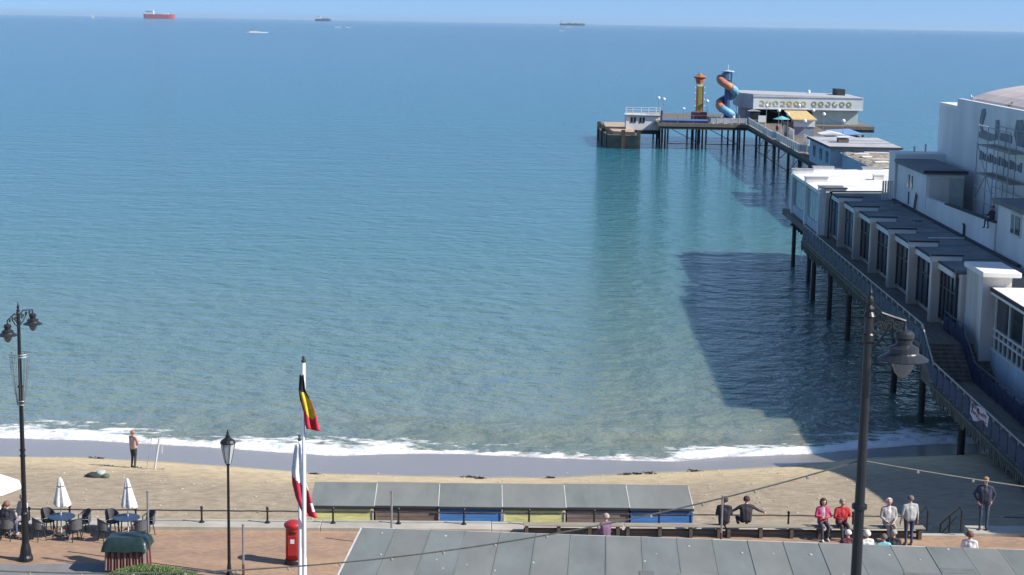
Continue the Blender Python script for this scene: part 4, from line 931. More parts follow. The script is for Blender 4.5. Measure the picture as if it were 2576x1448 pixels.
# ------------------------------------------------------------------ covered stall, grey posts, hedge
t = thing('covered_stall', 'small stall with red and white striped skirt under a dark green tarpaulin', 'stall', (-12.68, 53.0, 4.2))
b = NB(); box(b, -.60, .60, -.38, .38, .05, 1.05); ob('counter', b, timber, t)
st1, st2 = cloth((.15, .035, .03)), cloth((.20, .165, .15))
random.seed(2)
for side in range(3):
    for k in range(13 if side == 0 else 8):
        b = NB(); wd = .1; L = random.uniform(0, .1)
        if side == 0: pts = [(-.65 + k * wd, -.43), (-.65 + (k + 1) * wd - .004, -.43)]
        else: xx = .63 if side == 1 else -.63; pts = [(xx, -.40 + k * wd), (xx, -.40 + (k + 1) * wd - .004)]
        (xa, ya), (xb, yb) = pts; mx_, my_ = (xa + xb) / 2, (ya + yb) / 2; ox = (0, -.035) if side == 0 else ((.035, 0) if side == 1 else (-.035, 0))
        col_ = [(xa, ya), (mx_ + ox[0], my_ + ox[1]), (xb, yb)]
        A = [b.verts.new((px__ * 1.0, py__, 1.0)) for px__, py__ in col_]; B_ = [b.verts.new((px__ * 1.06, py__ * 1.08, .04 + L)) for px__, py__ in col_]
        for q in range(2): b.faces.new([A[q], A[q+1], B_[q+1], B_[q]])
        ob('skirt_stripe', b, st1 if k % 2 else st2, t)
b = NB(); n = 16; gg = []
for j in range(n + 1):
    row = []
    for i in range(n + 1):
        x, y = -.95 + 1.9 * i / n, -.75 + 1.5 * j / n
        e = max(abs(x) - .66, abs(y) - .44, 0)
        row.append(b.verts.new((x * (1 - .22 * min(1, e * 3)), y * (1 - .25 * min(1, e * 3)), 1.16 - e * 1.15 + .07 * fbm(x, y, 3, 2.2) + .06 * (1 - (x / .7) ** 2) * (e == 0))))
    gg.append(row)
for j in range(n):
    for i in range(n): b.faces.new([gg[j][i], gg[j][i+1], gg[j+1][i+1], gg[j+1][i]])
ob('tarpaulin', b, M('green_tarpaulin', (.020, .040, .037), .36, .2, 4, bump=.5, bscale=7), t, smooth=True)

for (x, y, h), lb in zip(((-12.17, 53.8, 2.5), (-4.1, 56.0, 2.0), (7.55, 56.3, 1.95), (-8.66, 52.0, 1.95)), ('grey metal post right behind the covered stall', 'grey metal post standing at the left end of the foreground roof', 'grey metal post near the two people in dark clothes', 'short grey metal post between the lantern post and pillar box')):
    t = thing('grey_post', lb, 'post', (x, y, 4.2), 0, 'plain grey posts on the promenade')
    b = NB(); lathe(b, [(.07, 0), (.07, .05), (.042, .07), (.042, .6)], 10); ob('sleeve', b, M('rust_brown_paint', (.14, .06, .045), .7, .2), t)
    b = NB(); lathe(b, [(.038, .6), (.036, h - .04), (.045, h - .03), (.045, h), (.01, h + .02)], 10); ob('shaft', b, galv, t)

t = thing('hedge', 'rounded clipped green hedge at the bottom edge below the covered stall', 'hedge', (-11.15, 49.4, 4.2))
b = NB(); random.seed(9)
bmesh.ops.create_icosphere(b, subdivisions=3, radius=1)
for v_ in b.verts:
    q = 1 + .06 * fbm(v_.co.x * 3, v_.co.y * 3 + v_.co.z, 2, 1.0); v_.co = Vector((v_.co.x * 2.0 * q, v_.co.y * 1.35 * q, max(0, .1 + v_.co.z * 1.12 * q)))
ob('core', b, M('hedge_inner', (.02, .035, .012), .9, .3, 3), t)
b = NB()
for k in range(9000):
    a = random.random() * 2 * math.pi; zz = random.random() ** .8; rr2 = math.sqrt(max(0, 1 - zz * zz)); q = 1.0 + random.uniform(-.03, .09) + .05 * fbm(a * 3, zz * 4, 2)
    c = Vector((2.02 * rr2 * math.cos(a) * q, 1.37 * rr2 * math.sin(a) * q, .1 + 1.15 * zz * q))
    d1 = Vector((random.gauss(0, 1), random.gauss(0, 1), random.gauss(0, 1))).normalized(); d2 = d1.orthogonal().normalized(); s_ = random.uniform(.025, .045)
    b.faces.new([b.verts.new(c + d1 * s_), b.verts.new(c + d2 * s_ * .5), b.verts.new(c - d1 * s_), b.verts.new(c - d2 * s_ * .5)])
o = ob('leaves', b, M('hedge_leaf', (.085, .155, .03), .6, .35, 9), t); o['kind'] = 'stuff'

# ------------------------------------------------------------------ cafe tables, chairs, parasols
darkb = M('dark_blue_resin', (.028, .034, .05), .45, .2, 4)
chair = thing('cafe_chair', 'x', 'chair', (0, 0, 0), 0, 'dark round backed chairs around the cafe tables')
b = NB(); lathe(b, [(.21, .40), (.23, .415), (.23, .445), (.2, .455)], 14); ob('seat', b, darkb, chair)
for a in (.7, 2.44, 3.84, 5.58):
    b = NB(); tube(b, [(.17 * math.cos(a), .17 * math.sin(a), .41), (.25 * math.cos(a), .25 * math.sin(a), 0)], [.022, .018], 6); ob('leg', b, darkb, chair)
hoop = [(.25 * math.cos(a), .25 * math.sin(a), .66 + .20 * max(0, math.sin(a)) ** .8) for a in [math.pi * (-.12) + math.pi * 1.24 * q / 14 for q in range(15)]]
b = NB(); tube(b, [(hoop[0][0], hoop[0][1], .43)] + hoop + [(hoop[-1][0], hoop[-1][1], .43)], .02, 6); ob('hoop_frame', b, darkb, chair)
b = NB()
for p0, p1 in zip(hoop[2:-2], hoop[3:-2]):
    f_ = [Vector(p0), Vector(p1), Vector((p1[0], p1[1], .46)), Vector((p0[0], p0[1], .46))]
    b.faces.new([b.verts.new(v_) for v_ in f_])
bmesh.ops.remove_doubles(b, verts=b.verts, dist=.001); o = ob('back_panel', b, M('mesh_back', (.10, .10, .11), .6, .25, 30), chair); md = o.modifiers.new('th', 'SOLIDIFY'); md.thickness = .012
def cafe_table(label, loc):
    t = thing('cafe_table', label, 'table', loc)
    b = NB(); lathe(b, [(.44, .70), (.48, .71), (.48, .735), (.46, .745)], 24); ob('table_top', b, M('table_blue', (.035, .055, .10), .35, .15, 4), t)
    for a in (.78, 2.35, 3.93, 5.5):
        b = NB(); tube(b, [(.3 * math.cos(a), .3 * math.sin(a), .70), (.36 * math.cos(a), .36 * math.sin(a), 0)], .025, 6); ob('leg', b, darkb, t)
def parasol_shut(label, loc, seed):
    t = thing('parasol', label, 'parasol', loc)
    b = NB(); tube(b, [(0, 0, 0), (0, 0, 2.13)], .02, 8); ob('pole', b, white, t)
    b = NB(); lathe(b, [(.22, 0), (.22, .06), (.05, .09)], 14); ob('foot', b, grey_iron, t)
    b = NB(); n = 24; rows = []
    for z, r_ in ((1.10, .27), (1.3, .235), (1.6, .165), (1.9, .10), (2.05, .065), (2.12, .03)):
        rows.append([b.verts.new(((r_ * (1 + .22 * math.cos(6 * 2 * math.pi * k / n + seed))) * math.cos(2*math.pi*k/n) + .06 * (2.1 - z), (r_ * (1 + .22 * math.cos(6 * 2*math.pi*k/n + seed))) * math.sin(2*math.pi*k/n) * .8, z + (.05 * math.cos(6 * 2*math.pi*k/n) if z < 1.2 else 0))) for k in range(n)])
    for r1, r2 in zip(rows, rows[1:]):
        for k in range(n): b.faces.new([r1[k], r1[(k+1) % n], r2[(k+1) % n], r2[k]])
    b.faces.new(rows[-1]); ob('canopy', b, cloth((.76, .75, .72)), t, smooth=True)
    b = NB(); tube(b, [(.13 * math.cos(k) + .03, .11 * math.sin(k), 1.82) for k in [q * .4 for q in range(17)]], .012, 5); ob('tie', b, grey_iron, t)
cafe_table('dark round cafe table under the left folded white parasol', (-15.85, 56.5, 4.2))
cafe_table('dark round cafe table behind the striped stall', (-13.55, 56.5, 4.2))
cafe_table('dark cafe table at the left edge where people are sitting', (-18.1, 56.6, 4.2))
parasol_shut('folded white parasol at the left cafe table', (-15.9, 56.62, 4.2), .3)
parasol_shut('folded white parasol at the cafe table behind the striped stall', (-13.52, 56.62, 4.2), 1.4)
t = thing('parasol', 'open white parasol over the seated people at the left edge', 'parasol', (-18.62, 56.6, 4.2))
b = NB(); tube(b, [(0, 0, 0), (0, 0, 2.4)], .022, 8); ob('pole', b, white, t)
b = NB(); ap = b.verts.new((0, 0, 2.42)); rim = [b.verts.new((1.38 * math.cos(2*math.pi*k/8), 1.38 * math.sin(2*math.pi*k/8), 1.72)) for k in range(8)]
for k in range(8): b.faces.new([ap, rim[k], rim[(k+1) % 8]])
o = ob('canopy', b, cloth((.76, .75, .72)), t); md = o.modifiers.new('th', 'SOLIDIFY'); md.thickness = .01
for k in range(8):
    b = NB(); a = 2*math.pi*k/8; tube(b, [(0, 0, 2.36), (1.34 * math.cos(a), 1.34 * math.sin(a), 1.69)], .01, 4); ob('rib', b, galv, t)
cs = [(-16.45, 56.95, .75, 'round backed chair behind the left cafe table, on its left'), (-15.15, 56.85, -.85, 'round backed chair behind the left cafe table, on its right'), (-16.5, 56.0, 2.3, 'round backed chair in front of the left cafe table, on its left'), (-15.25, 56.0, -2.4, 'round backed chair in front of the left cafe table, on its right'),
      (-14.15, 56.95, .75, 'round backed chair behind the cafe table by the stall, on its left'), (-12.85, 56.85, -.85, 'round backed chair behind the cafe table by the stall, on its right'), (-14.2, 56.0, 2.3, 'round backed chair in front of the cafe table by the stall, on its left'), (-12.95, 56.0, -2.4, 'round backed chair in front of the cafe table by the stall, on its right'),
      (-17.62, 56.0, 2.9, 'round backed chair under the person in the dark jacket'), (-17.35, 56.95, -.9, 'round backed chair under the white haired person by the lamp post'), (-18.55, 57.1, .4, 'round backed chair under the person in the navy hat')]
for i, (x, y, rz, lb) in enumerate(cs):
    o = chair if i == 0 else dup(chair, (0, 0, 0)); o.location = (x, y, 4.2); o.rotation_euler = (0, 0, rz); o['label'] = lb

# ------------------------------------------------------------------ people
eye_m = M('eye_dark', (.02, .015, .012), .3, .1); lip_m = M('lips', (.36, .14, .12), .5, .1)
def capsule(bm, p0, p1, r0, r1):
    tube(bm, [p0, p1], [r0, r1], 12)
    for p_, r_ in ((p0, r0), (p1, r1)): ball(bm, p_, r_, 2)
def segd(p_, a, c):
    d = c - a; L = d.length_squared; t_ = max(0, min(1, (p_ - a).dot(d) / L)) if L > 1e-9 else 0
    return (p_ - a - d * t_).length, t_
def add_hand(bm, wr, d, side, idx):
    """palm, four fingers of unequal length with a bend, thumb from the side of the palm"""
    d = Vector(d).normalized(); n_ = Vector((side, 0, 0)); n_ = (n_ - d * n_.dot(d)); n_ = n_.normalized() if n_.length > .1 else d.orthogonal().normalized(); s_ = d.cross(n_)
    f0 = len(bm.faces); capA = wr + d * .02
    for q in (-.024, -.008, .008, .024): tube(bm, [capA + s_ * q, wr + d * .085 + s_ * q * 1.15], [.016, .014], 6)
    for q, L in ((-.031, .062), (-.0105, .078), (.0105, .084), (.031, .074)):
        b0 = wr + d * .085 + s_ * q; b1 = b0 + d * L * .5 - n_ * .008; tube(bm, [b0, b1, b1 + d * L * .45 - n_ * .022], [.0095, .009, .007], 6)
    t0 = wr + d * .03 + s_ * .036; tube(bm, [t0, t0 + d * .03 + s_ * .022 - n_ * .012, t0 + d * .062 + s_ * .026 - n_ * .022], [.012, .011, .008], 6)
    bm.faces.ensure_lookup_table()
    for f in bm.faces[f0:]: f.material_index = idx
def person(label, loc, face, pose='stand', top=(.2, .2, .2), legs=(.05, .05, .07), shoe=(.03, .03, .03), hair=(.1, .07, .05), arms='down', style='short', scale=1.0, look=(0, 0), group=None, lean=0.0, sk=None, inner=None, build=1.0, vox=.022):
    V3 = Vector; B = []
    sit = pose == 'sit'; zp = .52 if sit else .94; dz = zp - .94
    hipw, shw = .095 * build, .185 * build
    def tz(z, y=0.0): return V3((0, y - lean * (z - .94), z + dz))
    pel, che, nec = tz(.97), tz(1.24, .01), tz(1.49, .01)
    for sx in (-1, 1):
        hp = V3((sx * hipw, 0, zp)); 
        if sit: kn = V3((sx * (.11 if style != 'wide' else .2), -.44, .50)); an = V3((sx * .10, -.44 + (.06 if sx > 0 else -.05), .09))
        else: kn = V3((sx * .10, -.02, .50)); an = V3((sx * .105, .03, .09))
        if sit and arms == 'sea': an = V3((sx * .1, -.55, .16)); kn = V3((sx * .12, -.42, .50))
        B.append((hp, kn, .088 * build, .062, 'legs')); B.append((kn, an, .060, .045, 'legs'))
        B.append((an + V3((0, .02, -.045)), an + V3((sx * .012, -.15, -.05)), .042, .036, 'shoe'))
        # torso halves
        B.append((V3((sx * .075 * build, 0, zp + .03)), V3((sx * .085 * build, 0, 0)) + tz(1.2), .105 * build, .11 * build, 'top'))
        B.append((V3((sx * .085 * build, 0, 0)) + tz(1.2), V3((sx * (shw - .06), .0, 0)) + tz(1.40), .112 * build, .075, 'top'))
        sh_ = V3((sx * shw, .0, 0)) + tz(1.41)
        A = {'down': ((sx * .06, .03, -.29), (sx * .03, -.06, -.25)), 'lap': ((sx * .06, -.04, -.27), (-sx * .13, -.20, -.10)), 'fold': ((sx * .07, -.05, -.26), (-sx * .20, -.17, .03)),
             'read': ((sx * .07, -.07, -.26), (-sx * .08, -.22, .03)), 'out': ((sx * .24, -.05, -.16), (sx * .20, -.13, -.10)), 'sea': ((sx * .05, -.10, -.26), (-sx * .06, -.22, -.06)), 'hips': ((sx * .13, .07, -.25), (-sx * .10, -.10, -.19)), 'reach': ((sx * .05, -.12, -.24), (-sx * .02, -.23, .05) if sx < 0 else (.05, -.10, -.22)),
             'elbow': ((sx * .17, .0, -.22), (-sx * .02, -.20, .02))}[arms]
        el_ = sh_ + V3(A[0]); wr_ = el_ + V3(A[1])
        B.append((sh_, el_, .058 * build, .045, 'top')); B.append((el_, wr_, .044, .032, 'top' if top else 'skin'))
        B.append((wr_, wr_ + (wr_ - el_).normalized() * .03, .027, .026, 'skin'))
        if sx < 0: wl = (wr_, wr_ - el_)
        else: wrr = (wr_, wr_ - el_)
    B.append((tz(1.0, .005), tz(1.30, .005), .115 * build, .115 * build, 'top'))
    for sx in (-1, 1): B.append((tz(1.46, .012), V3((sx * shw * .92, .01, 0)) + tz(1.425), .055, .058, 'top'))
    B.append((pel, tz(1.10), .10 * build, .10 * build, 'top')); B.append((tz(1.38), nec, .075, .055, 'top')); B.append((nec, nec + V3((0, -.01, .07)), .052, .05, 'skin'))
    hc_ = nec + V3((0, -.015, .155)); rt_ = Matrix.Rotation(look[0], 3, 'Z') @ Matrix.Rotation(look[1], 3, 'X')
    def hd(x, y, z): return hc_ + rt_ @ V3((x, y, z))
    B += [(hd(0, .012, .03), hd(0, -.01, .0), .094, .088, 'skin'), (hd(0, -.02, -.02), hd(0, -.035, -.065), .075, .05, 'skin'), (hd(0, -.095, .0), hd(0, -.112, -.022), .010, .013, 'skin')]
    for sx in (-1, 1): B.append((hd(sx * .092, .01, .01), hd(sx * .096, .012, -.03), .016, .012, 'skin'))
    bm = NB()
    for a, c, r_, q, _ in B: capsule(bm, a, c, r_, q)
    me = bpy.data.meshes.new('tmp'); bm.to_mesh(me); bm.free(); to = bpy.data.objects.new('tmp', me); COL.objects.link(to)
    rm = to.modifiers.new('r', 'REMESH'); rm.mode = 'VOXEL'; rm.voxel_size = vox
    sm_ = to.modifiers.new('s', 'SMOOTH'); sm_.factor = .5; sm_.iterations = 4
    ev = to.evaluated_get(bpy.context.evaluated_depsgraph_get()); nm_ = bpy.data.meshes.new_from_object(ev); bpy.data.objects.remove(to); bpy.data.meshes.remove(me)
    reg = {'top': 0, 'legs': 1, 'shoe': 2, 'skin': 3}
    bm = NB(); bm.from_mesh(nm_); bpy.data.meshes.remove(nm_)
    for f in bm.faces:
        c = f.calc_center_median(); best = 9; bi = 0
        for a, e, r_, q, g_ in B:
            d_, t_ = segd(c, a, e); d_ -= r_ + (q - r_) * t_
            if d_ < best: best = d_; bi = reg[g_]
        if bi == 0 and inner and abs(c.x) < .05 and c.y < -.03 and c.z > zp + .18: bi = 6
        f.material_index = bi; f.smooth = True
    add_hand(bm, wl[0] + wl[1].normalized() * .02, wl[1], -1, 3); add_hand(bm, wrr[0] + wrr[1].normalized() * .02, wrr[1], 1, 3)
    f0 = len(bm.faces)
    for sx in (-1, 1): ball(bm, hd(sx * .034, -.098, .012), .012, 1)
    bm.faces.ensure_lookup_table()
    for f in bm.faces[f0:]: f.material_index = 4
    f0 = len(bm.faces); ball(bm, hd(0, -.094, -.052), .012, 1, (2, .5, .5)); bm.faces.ensure_lookup_table()
    for f in bm.faces[f0:]: f.material_index = 5
    me = bpy.data.meshes.new('person'); bm.to_mesh(me); bm.free()
    for q in (cloth(top), cloth(legs), cloth(shoe), sk or skin, eye_m, lip_m, cloth(inner or top)): me.materials.append(q)
    o = bpy.data.objects.new('person', me); COL.objects.link(o); o.location = loc; o.rotation_euler = (0, 0, face); o.scale = (scale,) * 3
    props(o, label, 'person', group)
    if style != 'bald':
        bm = NB(); bmesh.ops.create_icosphere(bm, subdivisions=3, radius=1)
        for v_ in bm.verts:
            d_ = v_.co.copy(); k_ = 1 + .05 * mnoise.noise(d_ * 4)
            v_.co = V3((d_.x * .108, d_.y * .113, d_.z * .112)) * k_
            if style == 'long' and d_.z < .1 and d_.y > -.35: v_.co.z -= .12 * min(1, .1 - d_.z); v_.co.x *= 1.12
            if style == 'curly': v_.co *= 1.12
        low = {'short': -.35, 'wide': -.35, 'long': -1.1, 'curly': -.55, 'cap': .12, 'thin': -.25}.get(style, -.35)
        dl = [f for f in bm.faces if (lambda c: (c.y < -.055 and c.z < (.05 if style != 'thin' else .085)) or c.z < low * .112 or (abs(c.x) > .085 and c.y < -.02 and c.z < .03 and style != 'long'))(f.calc_center_median())]
        bmesh.ops.delete(bm, geom=dl, context='FACES')
        for v_ in bm.verts: v_.co = hc_ + rt_ @ (v_.co + V3((0, .012, .018)))
        ho = ob('hair' if style != 'cap' else 'cap', bm, cloth(hair), o, smooth=True)
        md = ho.modifiers.new('th', 'SOLIDIFY'); md.thickness = .014; md.offset = 0
    return o
PI = math.pi
E_ = EDGE
GB = 'people resting on the promenade benches'
def onbench(x): return (x, E_(x) - .22, 4.2)
person('woman in bright pink coat with dark hair sitting on the bench facing us', onbench(11.42), .05, 'sit', (.50, .06, .14), (.06, .055, .08), (.62, .60, .58), (.05, .03, .025), 'fold', 'long', 1.08, inner=(.45, .40, .45))
person('person in red jumper reading on the bench beside the woman in pink', onbench(12.1), .12, 'sit', (.46, .03, .035), (.045, .05, .05), (.02, .02, .02), (.30, .27, .25), 'read', 'thin', 1.08, (.1, .35), lean=.12, build=1.12)
person('white haired man in pale grey jacket sitting on the right-hand bench', onbench(13.82), .05, 'sit', (.36, .345, .34), (.33, .32, .30), (.25, .22, .2), (.66, .62, .58), 'lap', 'thin', 1.1, inner=(.62, .60, .62), build=1.1)
person('man in light grey jumper and dark blue jeans standing with his back to us', (14.38, 57.1, 4.2), PI + .15, 'stand', (.40, .41, .40), (.035, .05, .10), (.32, .25, .2), (.16, .14, .13), 'down', 'short', 1.04, build=1.16)
person('man in navy jacket and jeans standing on the sea wall at the far right', (17.5, E_(17.5) + .42, 4.335), -.1, 'stand', (.035, .04, .07), (.05, .085, .12), (.04, .035, .03), (.30, .16, .09), 'hips', 'short', 1.13, (.2, .1), build=1.1)
person('left person of the dark pair sitting on the bench facing the sea', (7.82, E_(7.8) - .28, 4.2), PI - .1, 'sit', (.025, .027, .036), (.03, .03, .04), (.02, .02, .02), (.055, .035, .025), 'sea', 'short', 1.12, build=1.05)
person('right person of the dark pair sitting on the wall with both elbows out', (8.66, E_(8.6) + .04, 4.16), PI + .1, 'sit', (.032, .033, .042), (.025, .025, .035), (.02, .02, .02), (.07, .04, .03), 'out', 'wide', 1.1, build=1.08)
person('grey haired person in purple jumper seated behind the foreground roof', (3.42, 55.75, 4.2), PI + .5, 'sit', (.17, .10, .17), (.20, .2, .22), (.1, .1, .1), (.38, .34, .31), 'reach', 'short', 1.04)
t0 = (('white haired person in maroon jacket showing above the foreground roof edge', 11.62, 54.35, (.12, .035, .05), (.66, .62, .58), 'thin'), ('person with white bobbed hair and white top above the foreground roof edge', 12.25, 54.3, (.68, .66, .62), (.72, .68, .58), 'curly'),
      ('person in bright turquoise top above the foreground roof edge', 12.75, 53.95, (.16, .52, .55), (.16, .12, .11), 'short'), ('grey haired man in charcoal jacket above the foreground roof edge', 13.2, 54.45, (.045, .045, .055), (.36, .33, .30), 'thin'),
      ('woman in white top with brown hair sitting alone at the far right', 15.8, 54.4, (.70, .68, .66), (.16, .085, .065), 'curly'))
seat_b = None
for lb, x, y, tp, hr, stl in t0:
    person(lb, (x, y, 4.2), PI + random.uniform(-.3, .3), 'sit', tp, (.08, .08, .1), (.1, .1, .1), hr, 'lap', stl, 1.03, build=1.08)
for i, (x0, x1, lb) in enumerate(((11.2, 13.7, 'long wooden seat hidden behind the foreground roof under the row of heads'), (15.2, 16.4, 'short wooden seat under the woman sitting alone at the far right'), (2.9, 4.0, 'short wooden seat under the person in purple'))):
    y_ = 55.72 if i == 2 else 54.22
    t = thing('long_bench', lb, 'bench', (x0, y_, 4.2), 0, 'seats behind the foreground roof')
    for k in range(3):
        b = NB(); box(b, 0, x1 - x0, -.2 + k * .15, -.07 + k * .15, .40, .435); ob('seat_slat', b, bench_w, t)
    for x in (.15, x1 - x0 - .15):
        b = NB(); box(b, x - .05, x + .05, -.2, .22, 0, .398); ob('leg', b, black, t)
# cafe customers at the left edge
person('person in dark navy jacket sitting with back to us at the left edge', (-17.62, 56.0, 4.2), PI - .1, 'sit', (.03, .034, .05), (.10, .13, .20), (.5, .5, .5), (.22, .11, .08), 'lap', 'short', 1.05, build=1.12)
person('white haired person at the cafe table just left of the tall lamp post', (-17.35, 56.95, 4.2), -.9 + .3, 'sit', (.50, .50, .50), (.2, .2, .22), (.1, .1, .1), (.55, .53, .50), 'lap', 'short', 1.05)
person('person in navy hat and white shirt sitting under the open parasol', (-18.5, 57.1, 4.2), .4, 'sit', (.68, .68, .68), (.1, .1, .13), (.1, .1, .1), (.03, .04, .11), 'lap', 'cap', 1.05)
# on the beach
bz = beach_z(-17.43, 74.35)
person('man in pale pink top and dark trousers standing alone on the sand', (-17.43, 74.35, bz - .02), 2.5, 'stand', (.50, .34, .29), (.05, .048, .06), (.03, .03, .03), (.32, .18, .13), 'fold', 'short', 1.03, (0, -.3), build=1.15)
# painter on the arcade parapet
pp = P(27.35, 104.6, 10.15)
person('worker in dark clothes sitting on the white parapet beside the roof-top room', (pp.x, pp.y, 10.15), -PI / 2 + .5, 'sit', (.03, .03, .032), (.07, .08, .09), (.03, .03, .03), (.04, .03, .025), 'reach', 'short', 1.05, vox=.03)
for (u, v, c, f, lb) in ((31.6, 304.6, (.62, .60, .58), .3, 'visitor in white standing at the pier head balustrade below the slide'), (32.6, 305.0, (.55, .30, .18), 2.0, 'visitor in orange top standing at the foot of the slide'), (29.4, 305.2, (.16, .2, .32), 1.0, 'visitor in blue top by the pier head balustrade near the yellow tower'), (38.6, 290, (.10, .10, .12), 2.6, 'visitor in black walking on the pier deck before the dark building front'), (36.0, 277, (.45, .1, .1), .4, 'visitor in red on the pier deck left of the yellow roofed kiosk')):
    q = P(u, v, 4.8); person(lb, q, f, 'stand', c, (.08, .08, .12), (.05, .05, .05), (.1, .07, .05), 'down', 'short', 1.0, vox=.04, group='visitors on the pier')

# ------------------------------------------------------------------ things on the sand
weed = M('dry_seaweed', (.035, .028, .02), .9, .3, 6, bump=.8, bscale=20)
ws = [(-1.95, 78.1, .42, 'seaweed clump just below the tide line, above the blue beach hut'), (5.7, 77.9, .38, 'left seaweed clump of the small cluster beyond the right-hand huts'), (6.2, 77.6, .2, 'tiny seaweed clump between the others of the cluster'), (6.84, 77.5, .34, 'right seaweed clump of the small cluster beyond the right-hand huts'), (9.07, 78.6, .42, 'seaweed clump alone on the sand beyond the right end of the huts'), (-1.4, 75.9, .26, 'small seaweed clump close behind the hut roofs'), (-20.5, 79.3, .5, 'flat seaweed patch on the sand at the far left'), (-9.3, 76.2, .3, 'small seaweed clump right of the flagpoles'), (2.0, 77.4, .25, 'small seaweed clump above the middle of the hut row')]
for i, (x, y, r_, lb) in enumerate(ws):
    b = NB(); random.seed(i)
    for k in range(26):
        a = random.random() * 6.3; q = random.random() ** .5 * r_; p0 = Vector((q * math.cos(a) * 1.5, q * math.sin(a), random.uniform(0, .06)))
        tube(b, [p0, p0 + Vector((random.gauss(0, .12), random.gauss(0, .08), random.uniform(.02, .10))), p0 + Vector((random.gauss(0, .22), random.gauss(0, .12), random.uniform(0, .05)))], [.02, .03, .008], 5)
    ball(b, (0, 0, .0), r_ * .5, 2, (1.5, .9, .25)); bmesh.ops.scale(b, vec=(.55, .55, .55), verts=b.verts)
    solo('seaweed_clump', b, weed, lb, 'seaweed', (x, y, beach_z(x, y)), 0, 'seaweed clumps on the sand')
random.seed(21)
peb = M('pale_pebble', (.50, .46, .40), .8, .2, 8); b = NB()
for k in range(420):
    x, y = random.uniform(-26, 17), random.uniform(62, 80); ball(b, (x, y, beach_z(x, y) + .01), random.uniform(.015, .055), 1, (1.3, 1, .6))
o = ob('shells_and_pebbles', b, peb); props(o, 'scattered pale pebbles and shells across the dry sand', 'pebbles', None, 'stuff')
bz = beach_z(-18.2, 70.9)
t = thing('bag_heap', 'heap of dark and pale bags lying on the sand behind the parasols', 'bag', (-18.2, 70.9, bz))
for nm_, c_, p_, sc_ in (('dark_bag', (.035, .05, .05), (-.15, 0, .08), (.42, .25, .16)), ('pale_bag', (.40, .42, .40), (.1, .06, .16), (.24, .2, .18)), ('green_bag', (.08, .12, .07), (.3, -.02, .08), (.2, .18, .13)), ('strap', (.03, .03, .03), (-.4, .25, .03), (.3, .08, .04))):
    b = NB(); ball(b, p_, 1, 3, sc_)
    for v_ in b.verts: v_.co += v_.co.normalized() * .05 * mnoise.noise(v_.co * 7)
    ob(nm_, b, cloth(c_), t, smooth=True)
bz = beach_z(-16.3, 74.0)
t = thing('beach_stand', 'leaning white board on thin stakes stuck in the sand beside the standing man', 'board', (-16.3, 74.0, bz))
b = NB(); bar(b, (-.08, 0, .05), (.14, .1, 1.45), .16, .05); ob('board', b, white, t)
b = NB(); bar(b, (.24, .1, .75), (.27, .1, 1.2), .05, .05); ob('short_stake', b, white_old, t)
b = NB(); tube(b, [(-.42, -.25, 0), (-.28, -.1, .9), (-.2, 0, 1.5)], .012, 5); ob('rod', b, bench_w, t)
b = NB(); tube(b, [(-.1, -.1, .02), (.35, .15, .02)], .03, 6); ob('foot', b, bench_w, t)

# ------------------------------------------------------------------ shipping
def ship(label, x0, x1, y, hull_c, hh, sup, deck_items, name='cargo_ship', z0=-1):
    """stern at x0, bow at x1"""
    L = abs(x1 - x0); sg = 1 if x1 > x0 else -1; W_ = L * .16
    t = thing(name, label, 'ship', ((x0 + x1) / 2, y, 0))
    def hx_(f): return sg * (f - .5) * L
    b = NB(); st = []
    for f, wd, zb, zt in ((0, .7, .25, 1.0), (.04, .9, 0, 1.0), (.3, 1, 0, 1), (.8, 1, 0, 1), (.93, .6, 0, 1.05), (1.0, .04, .0, 1.12)):
        st.append([b.verts.new((hx_(f), s_ * W_ / 2 * wd * k_, z_)) for s_, z_, k_ in ((-1, zt * hh, 1), (-1, zb * hh + z0, .92), (1, zb * hh + z0, .92), (1, zt * hh, 1))])
    for a, c in zip(st, st[1:]):
        for k_ in range(4): b.faces.new([a[k_], a[(k_+1) % 4], c[(k_+1) % 4], c[k_]])
    b.faces.new(st[0]); b.faces.new(list(reversed(st[-1]))); ob('hull', b, M('hull_' + label[:12], hull_c, .5, .12, .02), t)
    f0, f1, zt = sup
    b = NB(); box(b, *sorted((hx_(f0), hx_(f1))), -W_ * .42, W_ * .42, hh, hh + (zt - hh) * .8); ob('superstructure', b, white, t)
    b = NB(); box(b, *sorted((hx_(f0 + .02), hx_(f1 - .01))), -W_ * .5, W_ * .5, hh + (zt - hh) * .8 + .01, zt); ob('bridge', b, white, t)
    b = NB(); box(b, *sorted((hx_(f0 + .005), hx_(f0 + .03))), -W_ * .1, W_ * .1, hh, zt * 1.02); ob('funnel', b, M('hull_' + label[:12], hull_c), t)
    for fa, fb, za, c_ in deck_items:
        b = NB(); box(b, *sorted((hx_(fa), hx_(fb))), -W_ * .3, W_ * .3, hh, hh + za); ob('deck_house', b, M('deckc%.2f' % c_, (c_, c_, c_ * .98), .6), t)
    b = NB(); tube(b, [(hx_(.955), 0, hh), (hx_(.955), 0, hh * 1.5)], L * .004, 6); ob('foremast', b, white, t)
    return t
ship('large red tanker with white bridge on the horizon at upper left', -3789, -3470, 17000, (.50, .10, .11), 44, (.07, .32, 82), [(.55, .66, 12, .75), (.68, .78, 12, .75), (.34, .52, 4, .4), (.80, .92, 5, .4)])
ship('dark grey cargo ship with pale bridge on the horizon left of centre', -2407, -2217, 20000, (.10, .11, .14), 26, (.10, .34, 60), [(.45, .6, 8, .25), (.65, .9, 8, .22)])
ship('long low dark ship with white bridge on the horizon right of centre', 467, 741, 18000, (.12, .13, .15), 20, (.03, .14, 50), [(.3, .45, 8, .3), (.55, .7, 6, .3), (.8, .92, 5, .3)])
